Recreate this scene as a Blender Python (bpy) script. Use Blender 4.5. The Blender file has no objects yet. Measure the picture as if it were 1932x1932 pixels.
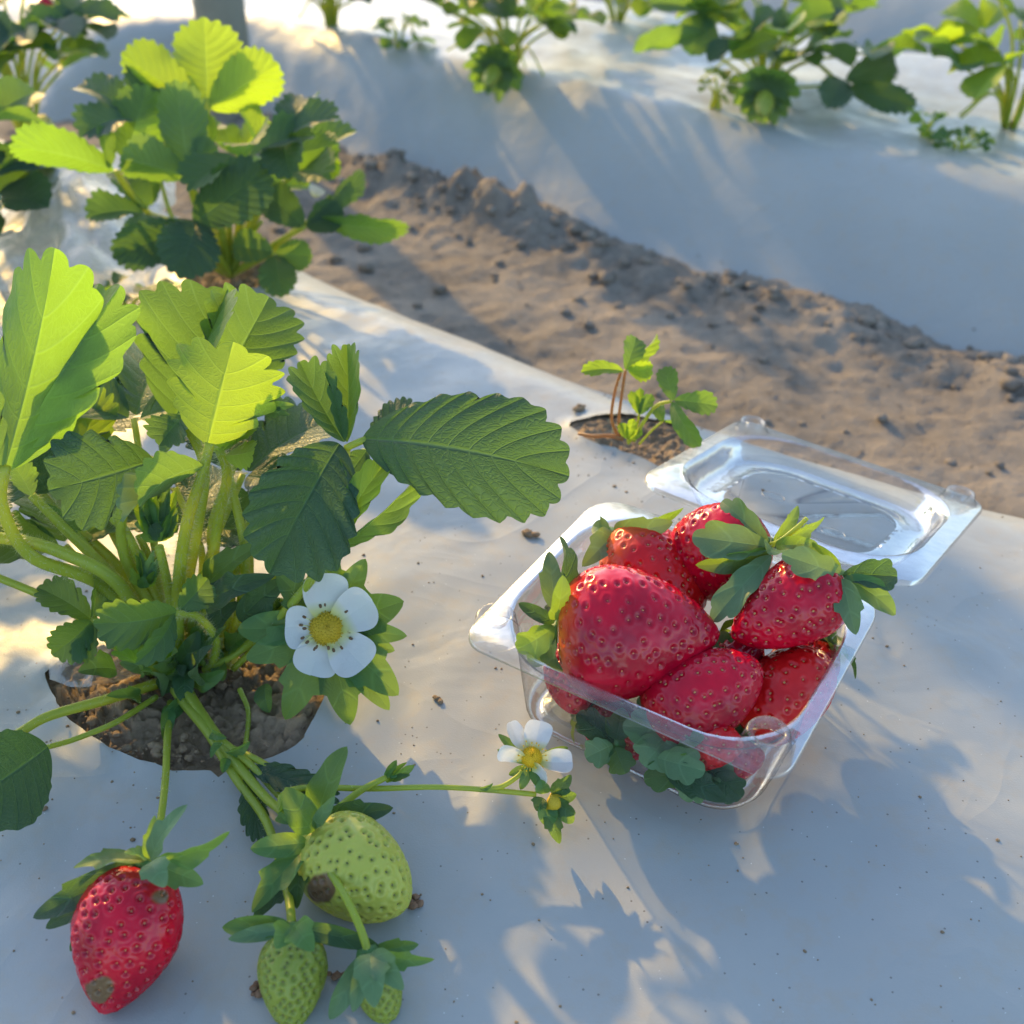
import bpy, math, random
import numpy as np
from mathutils import Vector, noise as mnoise

rng = np.random.default_rng(7)
SC = bpy.context.scene
COL = SC.collection

# ------------------------------------------------------------------ camera, sky, sun, exposure
H = 0.37
PITCH = math.radians(36)
FOV = math.radians(50)
cam_d = bpy.data.cameras.new('camera')
cam = bpy.data.objects.new('camera', cam_d)
COL.objects.link(cam)
cam.location = (0, 0, H)
cam.rotation_euler = (math.pi/2 - PITCH, 0, 0)
cam_d.sensor_width = 36
cam_d.angle = FOV
cam_d.clip_start = 0.01
cam_d.clip_end = 500
cam_d.dof.use_dof = True
cam_d.dof.focus_distance = 0.455
cam_d.dof.aperture_fstop = 10.5
SC.camera = cam
SUN_AZ, SUN_EL = math.radians(28), math.radians(22.2)
LDIR = Vector((math.sin(SUN_AZ)*math.cos(SUN_EL), -math.cos(SUN_AZ)*math.cos(SUN_EL), -math.sin(SUN_EL)))
W = bpy.data.worlds.new("World"); SC.world = W; W.use_nodes = True
wn = W.node_tree.nodes; wl = W.node_tree.links
sky = wn.new('ShaderNodeTexSky'); sky.sky_type = 'NISHITA'; sky.sun_disc = False
sky.sun_elevation = SUN_EL; sky.sun_rotation = -SUN_AZ
sky.air_density = 1.0; sky.dust_density = 1.0; sky.ozone_density = 1.6
wl.new(sky.outputs[0], wn['Background'].inputs[0]); wn['Background'].inputs[1].default_value = 0.15
sun_d = bpy.data.lights.new('sun', 'SUN'); sun_d.energy = 2.0; sun_d.angle = math.radians(1.0)
sun_d.color = (1.0, 0.63, 0.17)
sun = bpy.data.objects.new('sun', sun_d); COL.objects.link(sun)
sun.rotation_euler = LDIR.to_track_quat('-Z', 'Y').to_euler()
SC.view_settings.view_transform = 'Standard'; SC.view_settings.look = 'None'
SC.view_settings.gamma = 1; SC.view_settings.exposure = 1.72
SC.cycles.max_bounces = 10; SC.cycles.transparent_max_bounces = 24
SC.cycles.transmission_bounces = 8; SC.cycles.diffuse_bounces = 4; SC.cycles.glossy_bounces = 4
SC.cycles.sample_clamp_indirect = 6

# ------------------------------------------------------------------ geometry of the place
FPX = 966/math.tan(FOV/2)
CC = np.array([0, 0, H]); CF = np.array([0, math.cos(PITCH), -math.sin(PITCH)])
CR = np.array([1., 0, 0]); CU = np.array([0, math.sin(PITCH), math.cos(PITCH)])
def P(x, y, d): return CC + d*(CF + (x-966)/FPX*CR - (y-966)/FPX*CU)
def G(x, y, z=0.0): return P(x, y, (H-z)/(math.sin(PITCH)+(y-966)/FPX*math.cos(PITCH)))
def nz(v): v = np.asarray(v, float); return v/max(np.linalg.norm(v), 1e-9)
TN = np.array([.768, -.640]); SN = np.array([.640, .768])      # along / across the planting rows
def ts(X, Y): return X*TN[0]+Y*TN[1], X*SN[0]+Y*SN[1]
def xy(t, s): return t*TN[0]+s*SN[0], t*TN[1]+s*SN[1]

def sstep(a, b, x):
    t = np.clip((x-a)/(b-a), 0, 1); return t*t*(3-2*t)
_hash = np.random.default_rng(3).random((256, 256))
def vnoise(x, y):
    xi = np.floor(x).astype(int); yi = np.floor(y).astype(int); fx = x-xi; fy = y-yi
    fx = fx*fx*(3-2*fx); fy = fy*fy*(3-2*fy)
    h = lambda a, b: _hash[a % 256, b % 256]
    return (h(xi, yi)*(1-fx)+h(xi+1, yi)*fx)*(1-fy)+(h(xi, yi+1)*(1-fx)+h(xi+1, yi+1)*fx)*fy - .5
def fbm(x, y, o=4, g=.5):
    r = 0; a = 1; f = 1
    for _ in range(o): r = r + a*vnoise(x*f+17.3*_, y*f+5.1*_); a *= g; f *= 2.03
    return r

# ------------------------------------------------------------------ materials
def new_mat(name):
    m = bpy.data.materials.new(name); m.use_nodes = True
    n = m.node_tree.nodes; b = n['Principled BSDF']
    return m, n, m.node_tree.links, b
def nd(n, t, **k):
    o = n.new(t)
    for a, v in k.items(): setattr(o, a, v)
    return o
def ramp(n, l, src, stops):
    r = n.new('ShaderNodeValToRGB')
    e = r.color_ramp.elements
    while len(e) < len(stops): e.new(.5)
    for i, (p, c) in enumerate(stops):
        e[i].position = p; e[i].color = (*c, 1) if len(c) == 3 else c
    l.new(src, r.inputs[0]); return r.outputs[0]
def math_(n, l, op, a, b=None, c=None):
    m = n.new('ShaderNodeMath'); m.operation = op
    for i, v in enumerate((a, b, c)):
        if v is None: continue
        if isinstance(v, (int, float)): m.inputs[i].default_value = v
        else: l.new(v, m.inputs[i])
    return m.outputs[0]
def mixc(n, l, f, a, b, mode='MIX'):
    m = n.new('ShaderNodeMix'); m.data_type = 'RGBA'; m.blend_type = mode
    for i, v in ((0, f), (6, a), (7, b)):
        if isinstance(v, (int, float)): m.inputs[i].default_value = v
        elif isinstance(v, tuple): m.inputs[i].default_value = (*v, 1)
        else: l.new(v, m.inputs[i])
    return m.outputs[2]
def tex(n, l, kind, scale, vec=None, **k):
    t = n.new(kind); t.inputs['Scale'].default_value = scale
    for a, v in k.items():
        if a in t.inputs: t.inputs[a].default_value = v
        else: setattr(t, a, v)
    if vec is not None: l.new(vec, t.inputs['Vector'])
    return t
def bump(n, l, h, strength, dist, nrm=None):
    b = n.new('ShaderNodeBump'); b.inputs['Strength'].default_value = strength; b.inputs['Distance'].default_value = dist
    l.new(h, b.inputs['Height'])
    if nrm is not None: l.new(nrm, b.inputs['Normal'])
    return b.outputs[0]
def objco(n): return n.new('ShaderNodeTexCoord').outputs['Object']

def leaf_mat(name, top, under, trans, tw=.45, vein=.5, coarse=1.0, rough=.48, bs=.3):
    top = tuple(c*.68 for c in top); under = tuple(c*.5 for c in under); trans = tuple(c*.85 for c in trans)
    m, n, l, b = new_mat(name)
    uv = n.new('ShaderNodeUVMap'); sep = n.new('ShaderNodeSeparateXYZ'); l.new(uv.outputs[0], sep.inputs[0])
    u, t = sep.outputs[0], sep.outputs[1]
    fr = math_(n, l, 'FRACT', u)
    dv = math_(n, l, 'ABSOLUTE', math_(n, l, 'SUBTRACT', fr, .5))
    lat = ramp(n, l, dv, [(0, (1, 1, 1)), (.028*coarse, (.7, .7, .7)), (.07*coarse, (0, 0, 0))])
    mid = ramp(n, l, t, [(0, (1, 1, 1)), (.02, (.9, .9, .9)), (.05, (0, 0, 0))])
    mp = n.new('ShaderNodeMapping'); mp.inputs['Scale'].default_value = (2.2, 9.0, 1); l.new(uv.outputs[0], mp.inputs[0])
    vo = tex(n, l, 'ShaderNodeTexVoronoi', 1.6, mp.outputs[0], feature='DISTANCE_TO_EDGE')
    ret = ramp(n, l, vo.outputs['Distance'], [(0, (1, 1, 1)), (.05, (.6, .6, .6)), (.14, (0, 0, 0))])
    v1 = math_(n, l, 'MAXIMUM', lat, mid)
    vall = math_(n, l, 'MAXIMUM', v1, math_(n, l, 'MULTIPLY', ret, .4))
    co = objco(n)
    no = tex(n, l, 'ShaderNodeTexNoise', 55, co, Detail=3.0)
    no2 = tex(n, l, 'ShaderNodeTexNoise', 900, co, Detail=2.0)
    geo = n.new('ShaderNodeNewGeometry')
    tc = mixc(n, l, math_(n, l, 'MULTIPLY', no.outputs[0], .9), tuple(c*.72 for c in top), tuple(min(1, c*1.35) for c in top))
    tc = mixc(n, l, math_(n, l, 'MULTIPLY', vall, vein*.6), tc, tuple(min(1, c*2.2+.02) for c in top))
    uc = mixc(n, l, math_(n, l, 'MULTIPLY', vall, vein), under, tuple(min(1, c*1.6) for c in under))
    col = mixc(n, l, geo.outputs['Backfacing'], tc, uc)
    l.new(col, b.inputs['Base Color']); b.inputs['Roughness'].default_value = rough
    b.inputs['Specular IOR Level'].default_value = .45
    b.inputs['Sheen Weight'].default_value = .12; b.inputs['Sheen Roughness'].default_value = .4
    hh = math_(n, l, 'SUBTRACT', math_(n, l, 'MULTIPLY', no2.outputs[0], .25), vall)
    nb = bump(n, l, hh, bs, .0009); l.new(nb, b.inputs['Normal'])
    tr = n.new('ShaderNodeBsdfTranslucent')
    tcol = mixc(n, l, math_(n, l, 'MULTIPLY', vall, vein*.9), trans, tuple(min(1, c*1.25+.06) for c in trans))
    tcol = mixc(n, l, math_(n, l, 'MULTIPLY', no.outputs[0], .6), tcol, tuple(c*.6 for c in trans))
    l.new(tcol, tr.inputs[0]); l.new(nb, tr.inputs[1])
    mx = n.new('ShaderNodeMixShader'); mx.inputs[0].default_value = tw
    l.new(b.outputs[0], mx.inputs[1]); l.new(tr.outputs[0], mx.inputs[2])
    l.new(mx.outputs[0], n['Material Output'].inputs[0])
    return m
M = {}
M['leaf'] = leaf_mat('leaf_mature', (.045, .125, .050), (.15, .27, .11), (.29, .50, .025), .48)
M['young'] = leaf_mat('leaf_young', (.09, .23, .035), (.20, .34, .08), (.50, .72, .02), .56)
M['mid'] = leaf_mat('leaf_mid_green', (.065, .18, .045), (.17, .30, .09), (.35, .62, .025), .55)
M['dark'] = leaf_mat('leaf_old', (.030, .085, .050), (.13, .22, .10), (.17, .34, .02), .36, bs=.6)
M['far'] = leaf_mat('leaf_far', (.045, .14, .05), (.14, .27, .10), (.25, .46, .025), .46, .3)
M['sepal'] = leaf_mat('sepal_green', (.075, .21, .055), (.18, .32, .12), (.40, .60, .03), .4, .35, 1.5, bs=.15)
M['sepal_dull'] = leaf_mat('sepal_dull', (.12, .24, .10), (.22, .34, .18), (.30, .44, .06), .3, .35, 1.5, bs=.15)

def stem_mat(name, c1, c2, trans):
    m, n, l, b = new_mat(name)
    no = tex(n, l, 'ShaderNodeTexNoise', 60, objco(n), Detail=3.0)
    l.new(mixc(n, l, no.outputs[0], c1, c2), b.inputs['Base Color'])
    b.inputs['Roughness'].default_value = .42
    tr = n.new('ShaderNodeBsdfTranslucent'); tr.inputs[0].default_value = (*trans, 1)
    mx = n.new('ShaderNodeMixShader'); mx.inputs[0].default_value = .42
    l.new(b.outputs[0], mx.inputs[1]); l.new(tr.outputs[0], mx.inputs[2])
    l.new(mx.outputs[0], n['Material Output'].inputs[0]); return m
M['stem'] = stem_mat('stalk_green', (.25, .34, .035), (.34, .42, .06), (.70, .72, .05))
M['stem_red'] = stem_mat('stalk_red', (.40, .15, .07), (.34, .24, .08), (.6, .35, .1))
M['hair'] = stem_mat('hair_white', (.45, .5, .25), (.5, .55, .3), (.8, .8, .5))

def berry_mat(name, base, dark, pale, rough=.2, sss=.12, rim=None):
    m, n, l, b = new_mat(name)
    at = n.new('ShaderNodeAttribute'); at.attribute_name = 'ripe'
    co = objco(n)
    no = tex(n, l, 'ShaderNodeTexNoise', 55, co, Detail=3.0)
    c = mixc(n, l, ramp(n, l, no.outputs[0], [(.32, (0,)*3), (.68, (1,)*3)]), base, dark)
    sep = n.new('ShaderNodeSeparateColor'); l.new(at.outputs['Color'], sep.inputs[0])
    c = mixc(n, l, sep.outputs[0], c, pale)                   # paler shoulder
    c = mixc(n, l, math_(n, l, 'MULTIPLY', sep.outputs[1], .28), c, rim or tuple(v*.45 for v in dark))  # dimple
    c = mixc(n, l, sep.outputs[2], c, (.14, .08, .035))       # scabbed patch
    l.new(c, b.inputs['Base Color'])
    b.inputs['Roughness'].default_value = rough
    b.inputs['Coat Weight'].default_value = 0; b.inputs['Specular IOR Level'].default_value = .34; b.inputs['Coat Roughness'].default_value = .12
    b.inputs['Subsurface Weight'].default_value = sss
    b.inputs['Subsurface Radius'].default_value = (1, .25, .15)
    b.inputs['Subsurface Scale'].default_value = .004
    n2 = tex(n, l, 'ShaderNodeTexNoise', 420, co, Detail=3.0)
    l.new(bump(n, l, n2.outputs[0], .05, .0004), b.inputs['Normal'])
    rr = math_(n, l, 'ADD', math_(n, l, 'MULTIPLY', n2.outputs[0], .16), rough-.06); l.new(rr, b.inputs['Roughness'])
    return m
M['red'] = berry_mat('berry_red', (.52, .003, .020), (.24, .001, .012), (.66, .13, .02), .17, .08)
M['red_light'] = berry_mat('berry_light_red', (.62, .012, .010), (.48, .005, .008), (.68, .20, .07))
M['green_berry'] = berry_mat('berry_pale_green', (.42, .42, .065), (.34, .35, .05), (.44, .48, .15), .34, .15, (.13, .14, .02))
M['green_dark'] = berry_mat('berry_mid_green', (.21, .25, .03), (.17, .21, .025), (.28, .32, .07), .36, .12, (.08, .09, .015))
def plain(name, col, rough=.5, spec=.5, var=.25, sc=300):
    m, n, l, b = new_mat(name)
    no = tex(n, l, 'ShaderNodeTexNoise', sc, objco(n), Detail=3.0)
    l.new(mixc(n, l, no.outputs[0], tuple(c*(1-var) for c in col), tuple(min(1, c*(1+var)) for c in col)), b.inputs['Base Color'])
    b.inputs['Roughness'].default_value = rough; b.inputs['Specular IOR Level'].default_value = spec
    l.new(bump(n, l, no.outputs[0], .3, .0005), b.inputs['Normal']); return m
M['seed_red'] = plain('seed_red', (.50, .17, .05), .35)
M['seed_gold'] = plain('seed_gold', (.48, .24, .06), .35)
M['seed_green'] = plain('seed_green', (.13, .13, .025), .4)
M['pollen'] = plain('flower_centre', (.44, .30, .015), .6, .3, .3, 1500)
M['pollen_bright'] = plain('flower_centre_bright', (.70, .42, .01), .6, .3, .25, 1500)
M['anther'] = plain('anther_brown', (.11, .06, .02), .6)
M['filament'] = plain('filament_pale', (.6, .62, .2), .5)
M['scab'] = plain('dry_scab', (.17, .10, .06), .8, .2, .5, 500)
M['post'] = plain('post_grey', (.20, .195, .15), .6, .3, .2, 40)

def petal_mat():
    m, n, l, b = new_mat('petal_white')
    uv = n.new('ShaderNodeUVMap'); sep = n.new('ShaderNodeSeparateXYZ'); l.new(uv.outputs[0], sep.inputs[0])
    at = n.new('ShaderNodeAttribute'); at.attribute_name = 'along'
    y = ramp(n, l, at.outputs['Fac'], [(.10, (.52, .50, .02)), (.28, (.60, .60, .28)), (.46, (.66, .66, .64))])
    l.new(y, b.inputs['Base Color']); b.inputs['Roughness'].default_value = .5
    b.inputs['Specular IOR Level'].default_value = .3
    wv = tex(n, l, 'ShaderNodeTexNoise', 5.0, uv.outputs[0], Detail=3.0)
    l.new(bump(n, l, wv.outputs[0], .3, .0008), b.inputs['Normal'])
    tr = n.new('ShaderNodeBsdfTranslucent'); tr.inputs[0].default_value = (.70, .68, .58, 1)
    mx = n.new('ShaderNodeMixShader'); mx.inputs[0].default_value = .32
    l.new(b.outputs[0], mx.inputs[1]); l.new(tr.outputs[0], mx.inputs[2])
    l.new(mx.outputs[0], n['Material Output'].inputs[0]); return m
M['petal'] = petal_mat()

def film_mat():
    m, n, l, b = new_mat('silver_mulch_film')
    co = n.new('ShaderNodeTexCoord').outputs['Object']
    big = tex(n, l, 'ShaderNodeTexNoise', 7, co, Detail=5.0)
    fine = tex(n, l, 'ShaderNodeTexNoise', 1400, co, Detail=2.0)
    mid = tex(n, l, 'ShaderNodeTexNoise', 90, co, Detail=5.0, Roughness=.65)
    c = mixc(n, l, big.outputs[0], (.262, .270, .252), (.335, .338, .312))
    dust = ramp(n, l, mid.outputs[0], [(.50, (0, 0, 0)), (.72, (1, 1, 1))])
    c = mixc(n, l, math_(n, l, 'MULTIPLY', dust, .45), c, (.33, .285, .215))
    vo = tex(n, l, 'ShaderNodeTexVoronoi', 190, co, Randomness=1.0)
    sp = math_(n, l, 'LESS_THAN', vo.outputs['Distance'], .085)
    rn = n.new('ShaderNodeSeparateColor'); l.new(vo.outputs['Color'], rn.inputs[0])
    sp = math_(n, l, 'MULTIPLY', sp, math_(n, l, 'GREATER_THAN', rn.outputs[0], .55))
    c = mixc(n, l, math_(n, l, 'MULTIPLY', sp, .7), c, (.09, .07, .055))
    vo2 = tex(n, l, 'ShaderNodeTexVoronoi', 260, co, Randomness=1.0)
    rn2 = n.new('ShaderNodeSeparateColor'); l.new(vo2.outputs['Color'], rn2.inputs[0])
    sp2 = math_(n, l, 'MULTIPLY', math_(n, l, 'LESS_THAN', vo2.outputs['Distance'], .06), math_(n, l, 'GREATER_THAN', rn2.outputs[0], .75))
    c = mixc(n, l, math_(n, l, 'MULTIPLY', sp2, .6), c, (.72, .72, .70))
    l.new(c, b.inputs['Base Color'])
    l.new(ramp(n, l, mid.outputs[0], [(.3, (.30,)*3), (.75, (.52,)*3)]), b.inputs['Roughness'])
    b.inputs['Specular IOR Level'].default_value = .27
    h1 = bump(n, l, fine.outputs[0], .14, .0006)
    wr = tex(n, l, 'ShaderNodeTexNoise', 16, co, Detail=3.0, Distortion=.6)
    h2 = bump(n, l, wr.outputs[0], .22, .008, h1)
    cr = tex(n, l, 'ShaderNodeTexNoise', 7, co, Detail=3.0, Distortion=1.0)
    rg = math_(n, l, 'POWER', math_(n, l, 'SUBTRACT', 1.0, math_(n, l, 'ABSOLUTE', math_(n, l, 'SUBTRACT', math_(n, l, 'MULTIPLY', cr.outputs[0], 2.0), 1.0))), 14.0)
    h2 = bump(n, l, rg, .10, .002, h2)
    l.new(h2, b.inputs['Normal']); return m
M['film'] = film_mat()

def soil_mat(name, a, bcol, scale):
    m, n, l, b = new_mat(name)
    co = objco(n)
    n1 = tex(n, l, 'ShaderNodeTexNoise', scale, co, Detail=8.0, Roughness=.7)
    n2 = tex(n, l, 'ShaderNodeTexNoise', scale*.12, co, Detail=4.0)
    c = mixc(n, l, ramp(n, l, n1.outputs[0], [(.3, (0,)*3), (.7, (1,)*3)]), a, bcol)
    c = mixc(n, l, ramp(n, l, n2.outputs[0], [(.35, (0,)*3), (.65, (.6,)*3)]), c, tuple(min(1, v*1.45) for v in bcol))
    l.new(c, b.inputs['Base Color']); b.inputs['Roughness'].default_value = .95; b.inputs['Specular IOR Level'].default_value = .15
    l.new(bump(n, l, n1.outputs[0], .8, .6/scale), b.inputs['Normal']); return m
M['path'] = soil_mat('path_soil', (.135, .112, .086), (.245, .208, .162), 75)
M['soil'] = soil_mat('hole_soil', (.115, .080, .048), (.28, .20, .122), 170)

def plastic_mat(name, haze=.06, tint=(.97, .98, .985), edge=.55, rough=.06, gl_k=1.25, dcol=(.85, .86, .88, 1)):
    m, n, l, b = new_mat(name)
    n.remove(b)
    tp = n.new('ShaderNodeBsdfTransparent')
    lw = n.new('ShaderNodeLayerWeight'); lw.inputs[0].default_value = .35
    tc = ramp(n, l, lw.outputs['Facing'], [(0, tint), (.55, tuple(v*.93 for v in tint)), (1, tuple(v*edge for v in tint))])
    l.new(tc, tp.inputs[0])
    gl = n.new('ShaderNodeBsdfGlossy'); gl.inputs['Roughness'].default_value = rough
    co = objco(n)
    no = tex(n, l, 'ShaderNodeTexNoise', 60, co, Detail=3.0)
    nb = bump(n, l, no.outputs[0], .25, .003); l.new(nb, gl.inputs['Normal'])
    fr = n.new('ShaderNodeFresnel'); fr.inputs[0].default_value = 1.55; l.new(nb, fr.inputs['Normal'])
    fac = math_(n, l, 'MINIMUM', math_(n, l, 'MULTIPLY', fr.outputs[0], gl_k), .75)
    df = n.new('ShaderNodeBsdfDiffuse'); df.inputs[0].default_value = dcol
    tl = n.new('ShaderNodeBsdfTranslucent'); tl.inputs[0].default_value = dcol
    hz = n.new('ShaderNodeMixShader'); hz.inputs[0].default_value = .5
    l.new(df.outputs[0], hz.inputs[1]); l.new(tl.outputs[0], hz.inputs[2])
    m1 = n.new('ShaderNodeMixShader')
    n2 = tex(n, l, 'ShaderNodeTexNoise', 130, co, Detail=4.0)
    l.new(math_(n, l, 'MULTIPLY', ramp(n, l, n2.outputs[0], [(.3, (.4,)*3), (.75, (1.6,)*3)]), haze), m1.inputs[0])
    l.new(tp.outputs[0], m1.inputs[1]); l.new(hz.outputs[0], m1.inputs[2])
    m2 = n.new('ShaderNodeMixShader'); l.new(fac, m2.inputs[0])
    l.new(m1.outputs[0], m2.inputs[1]); l.new(gl.outputs[0], m2.inputs[2])
    l.new(m2.outputs[0], n['Material Output'].inputs[0]); return m
M['clear'] = plastic_mat('clear_plastic', .035, (.95, .96, .965), .3, gl_k=.34)
M['clear_rim'] = plastic_mat('clear_plastic_flange', .11, rough=.26, gl_k=.5)
M['flap'] = plastic_mat('thin_clear_film', .30, (.93, .92, .88), .6, .4, .15, (.42, .40, .34, 1))
M['clear_wall'] = plastic_mat('clear_plastic_bends', .07, (.84, .86, .88), .3, .2, .4)
M['sheet'] = plastic_mat('milky_plastic_sheet', .6, (.96, .95, .92), .7, .4, .2, (.62, .58, .46, 1))

# ------------------------------------------------------------------ object helpers
def link_mesh(name, v, f, mats, parent=None, smooth=True, mi=None):
    me = bpy.data.meshes.new(name)
    v = np.asarray(v, float)
    org = np.zeros(3)
    if parent is not None:
        p = parent
        while p is not None: org = org+np.array(p.location); p = p.parent
    else:
        org = (v.min(0)+v.max(0))/2
    me.from_pydata((v-org).tolist(), [], f)
    for m in (mats if isinstance(mats, (list, tuple)) else [mats]): me.materials.append(m)
    if mi is not None: me.polygons.foreach_set('material_index', np.asarray(mi, 'i'))
    if smooth: me.polygons.foreach_set('use_smooth', np.ones(len(me.polygons), bool))
    me.update()
    o = bpy.data.objects.new(name, me); COL.objects.link(o)
    if parent is not None: o.parent = parent
    else: o.location = org
    return o
def set_uv(o, uv):
    me = o.data; lay = me.uv_layers.new(name='UVMap')
    li = np.empty(len(me.loops), 'i'); me.loops.foreach_get('vertex_index', li)
    lay.data.foreach_set('uv', np.asarray(uv, 'f')[li].ravel())
def set_col(o, name, c):
    a = o.data.attributes.new(name, 'FLOAT_COLOR', 'POINT'); a.data.foreach_set('color', np.asarray(c, 'f').ravel())
def set_f(o, name, c):
    a = o.data.attributes.new(name, 'FLOAT', 'POINT'); a.data.foreach_set('value', np.asarray(c, 'f').ravel())
def tag(o, label=None, cat=None, group=None, kind=None):
    if label: o['label'] = label
    if cat: o['category'] = cat
    if group: o['group'] = group
    if kind: o['kind'] = kind
    return o
def empty(name, loc, label, cat, group=None):
    o = bpy.data.objects.new(name, None); COL.objects.link(o); o.location = tuple(loc); o.empty_display_size = .02
    return tag(o, label, cat, group)
class MB:
    def __init__(s): s.v = []; s.f = []; s.m = []; s.u = []; s.n = 0
    def add(s, v, f, m=0, u=None):
        v = np.asarray(v); s.v.append(v); s.f += [tuple(i+s.n for i in q) for q in f]; s.m += [m]*len(f); s.n += len(v)
        s.u.append(np.zeros((len(v), 2)) if u is None else u)
    def build(s, name, mats, parent=None, smooth=True):
        o = link_mesh(name, np.vstack(s.v), s.f, mats, parent, smooth, s.m); set_uv(o, np.vstack(s.u)); return o

def grid_faces(nu, nv, wrap=False):
    f = []
    for i in range(nu-1):
        for j in range(nv if wrap else nv-1):
            j2 = (j+1) % nv
            f.append((i*nv+j, i*nv+j2, (i+1)*nv+j2, (i+1)*nv+j))
    return f
def spline(pts, n):
    p = np.asarray(pts, float)
    if len(p) == 2: return p[0]+(p[1]-p[0])*np.linspace(0, 1, n)[:, None]
    q = np.vstack([2*p[0]-p[1], p, 2*p[-1]-p[-2]])
    out = []
    for T in np.linspace(0, len(p)-1-1e-6, n):
        i = int(T); t = T-i; a, b, c, d = q[i:i+4]
        out.append(.5*((2*b)+(c-a)*t+(2*a-5*b+4*c-d)*t*t+(3*b-a-3*c+d)*t**3))
    return np.array(out)
def tube(mb, pts, r, n=24, k=8, m=0, hair=0, hm=1, hl=.0028):
    c = spline(pts, n); k_ = len(np.atleast_1d(r))
    rad = np.interp(np.linspace(0, 1, n), np.linspace(0, 1, k_), np.atleast_1d(r)) if k_ > 1 else np.full(n, float(np.atleast_1d(r)[0]))
    tg = np.gradient(c, axis=0); tg /= np.linalg.norm(tg, axis=1)[:, None]+1e-12
    ref = np.array([0, 0, 1.]) if abs(tg[0][2]) < .9 else np.array([1., 0, 0])
    vs = []; frames = []
    a = nz(np.cross(tg[0], ref))
    for i in range(n):
        a = nz(a-tg[i]*(a@tg[i])); b = np.cross(tg[i], a); frames.append((a, b))
        th = np.arange(k)*2*math.pi/k
        vs.append(c[i]+rad[i]*(np.cos(th)[:, None]*a+np.sin(th)[:, None]*b))
    v = np.vstack(vs); base = len(v)
    f = grid_faces(n, k, True)
    f.append(tuple(range(k-1, -1, -1))); f.append(tuple(base-k+i for i in range(k)))
    mb.add(v, f, m)
    if hair:
        hv = []; hf = []
        for _ in range(hair):
            i = rng.integers(0, n-1); th = rng.random()*6.283; w = rng.random()
            a, b = frames[i]; dr = math.cos(th)*a+math.sin(th)*b
            p0 = c[i]*(1-w)+c[i+1]*w+dr*rad[i]*.95
            sd = nz(np.cross(dr, tg[i]))*.00011; L = hl*(.5+rng.random()*.7)
            p1 = p0+nz(dr+tg[i]*rng.normal(0, .25)+sd*rng.normal(0, 3000))*L
            j = len(hv); hv += [p0-sd, p0+sd, p1]; hf.append((j, j+1, j+2))
        mb.add(np.array(hv), hf, hm)
    return c

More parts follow.
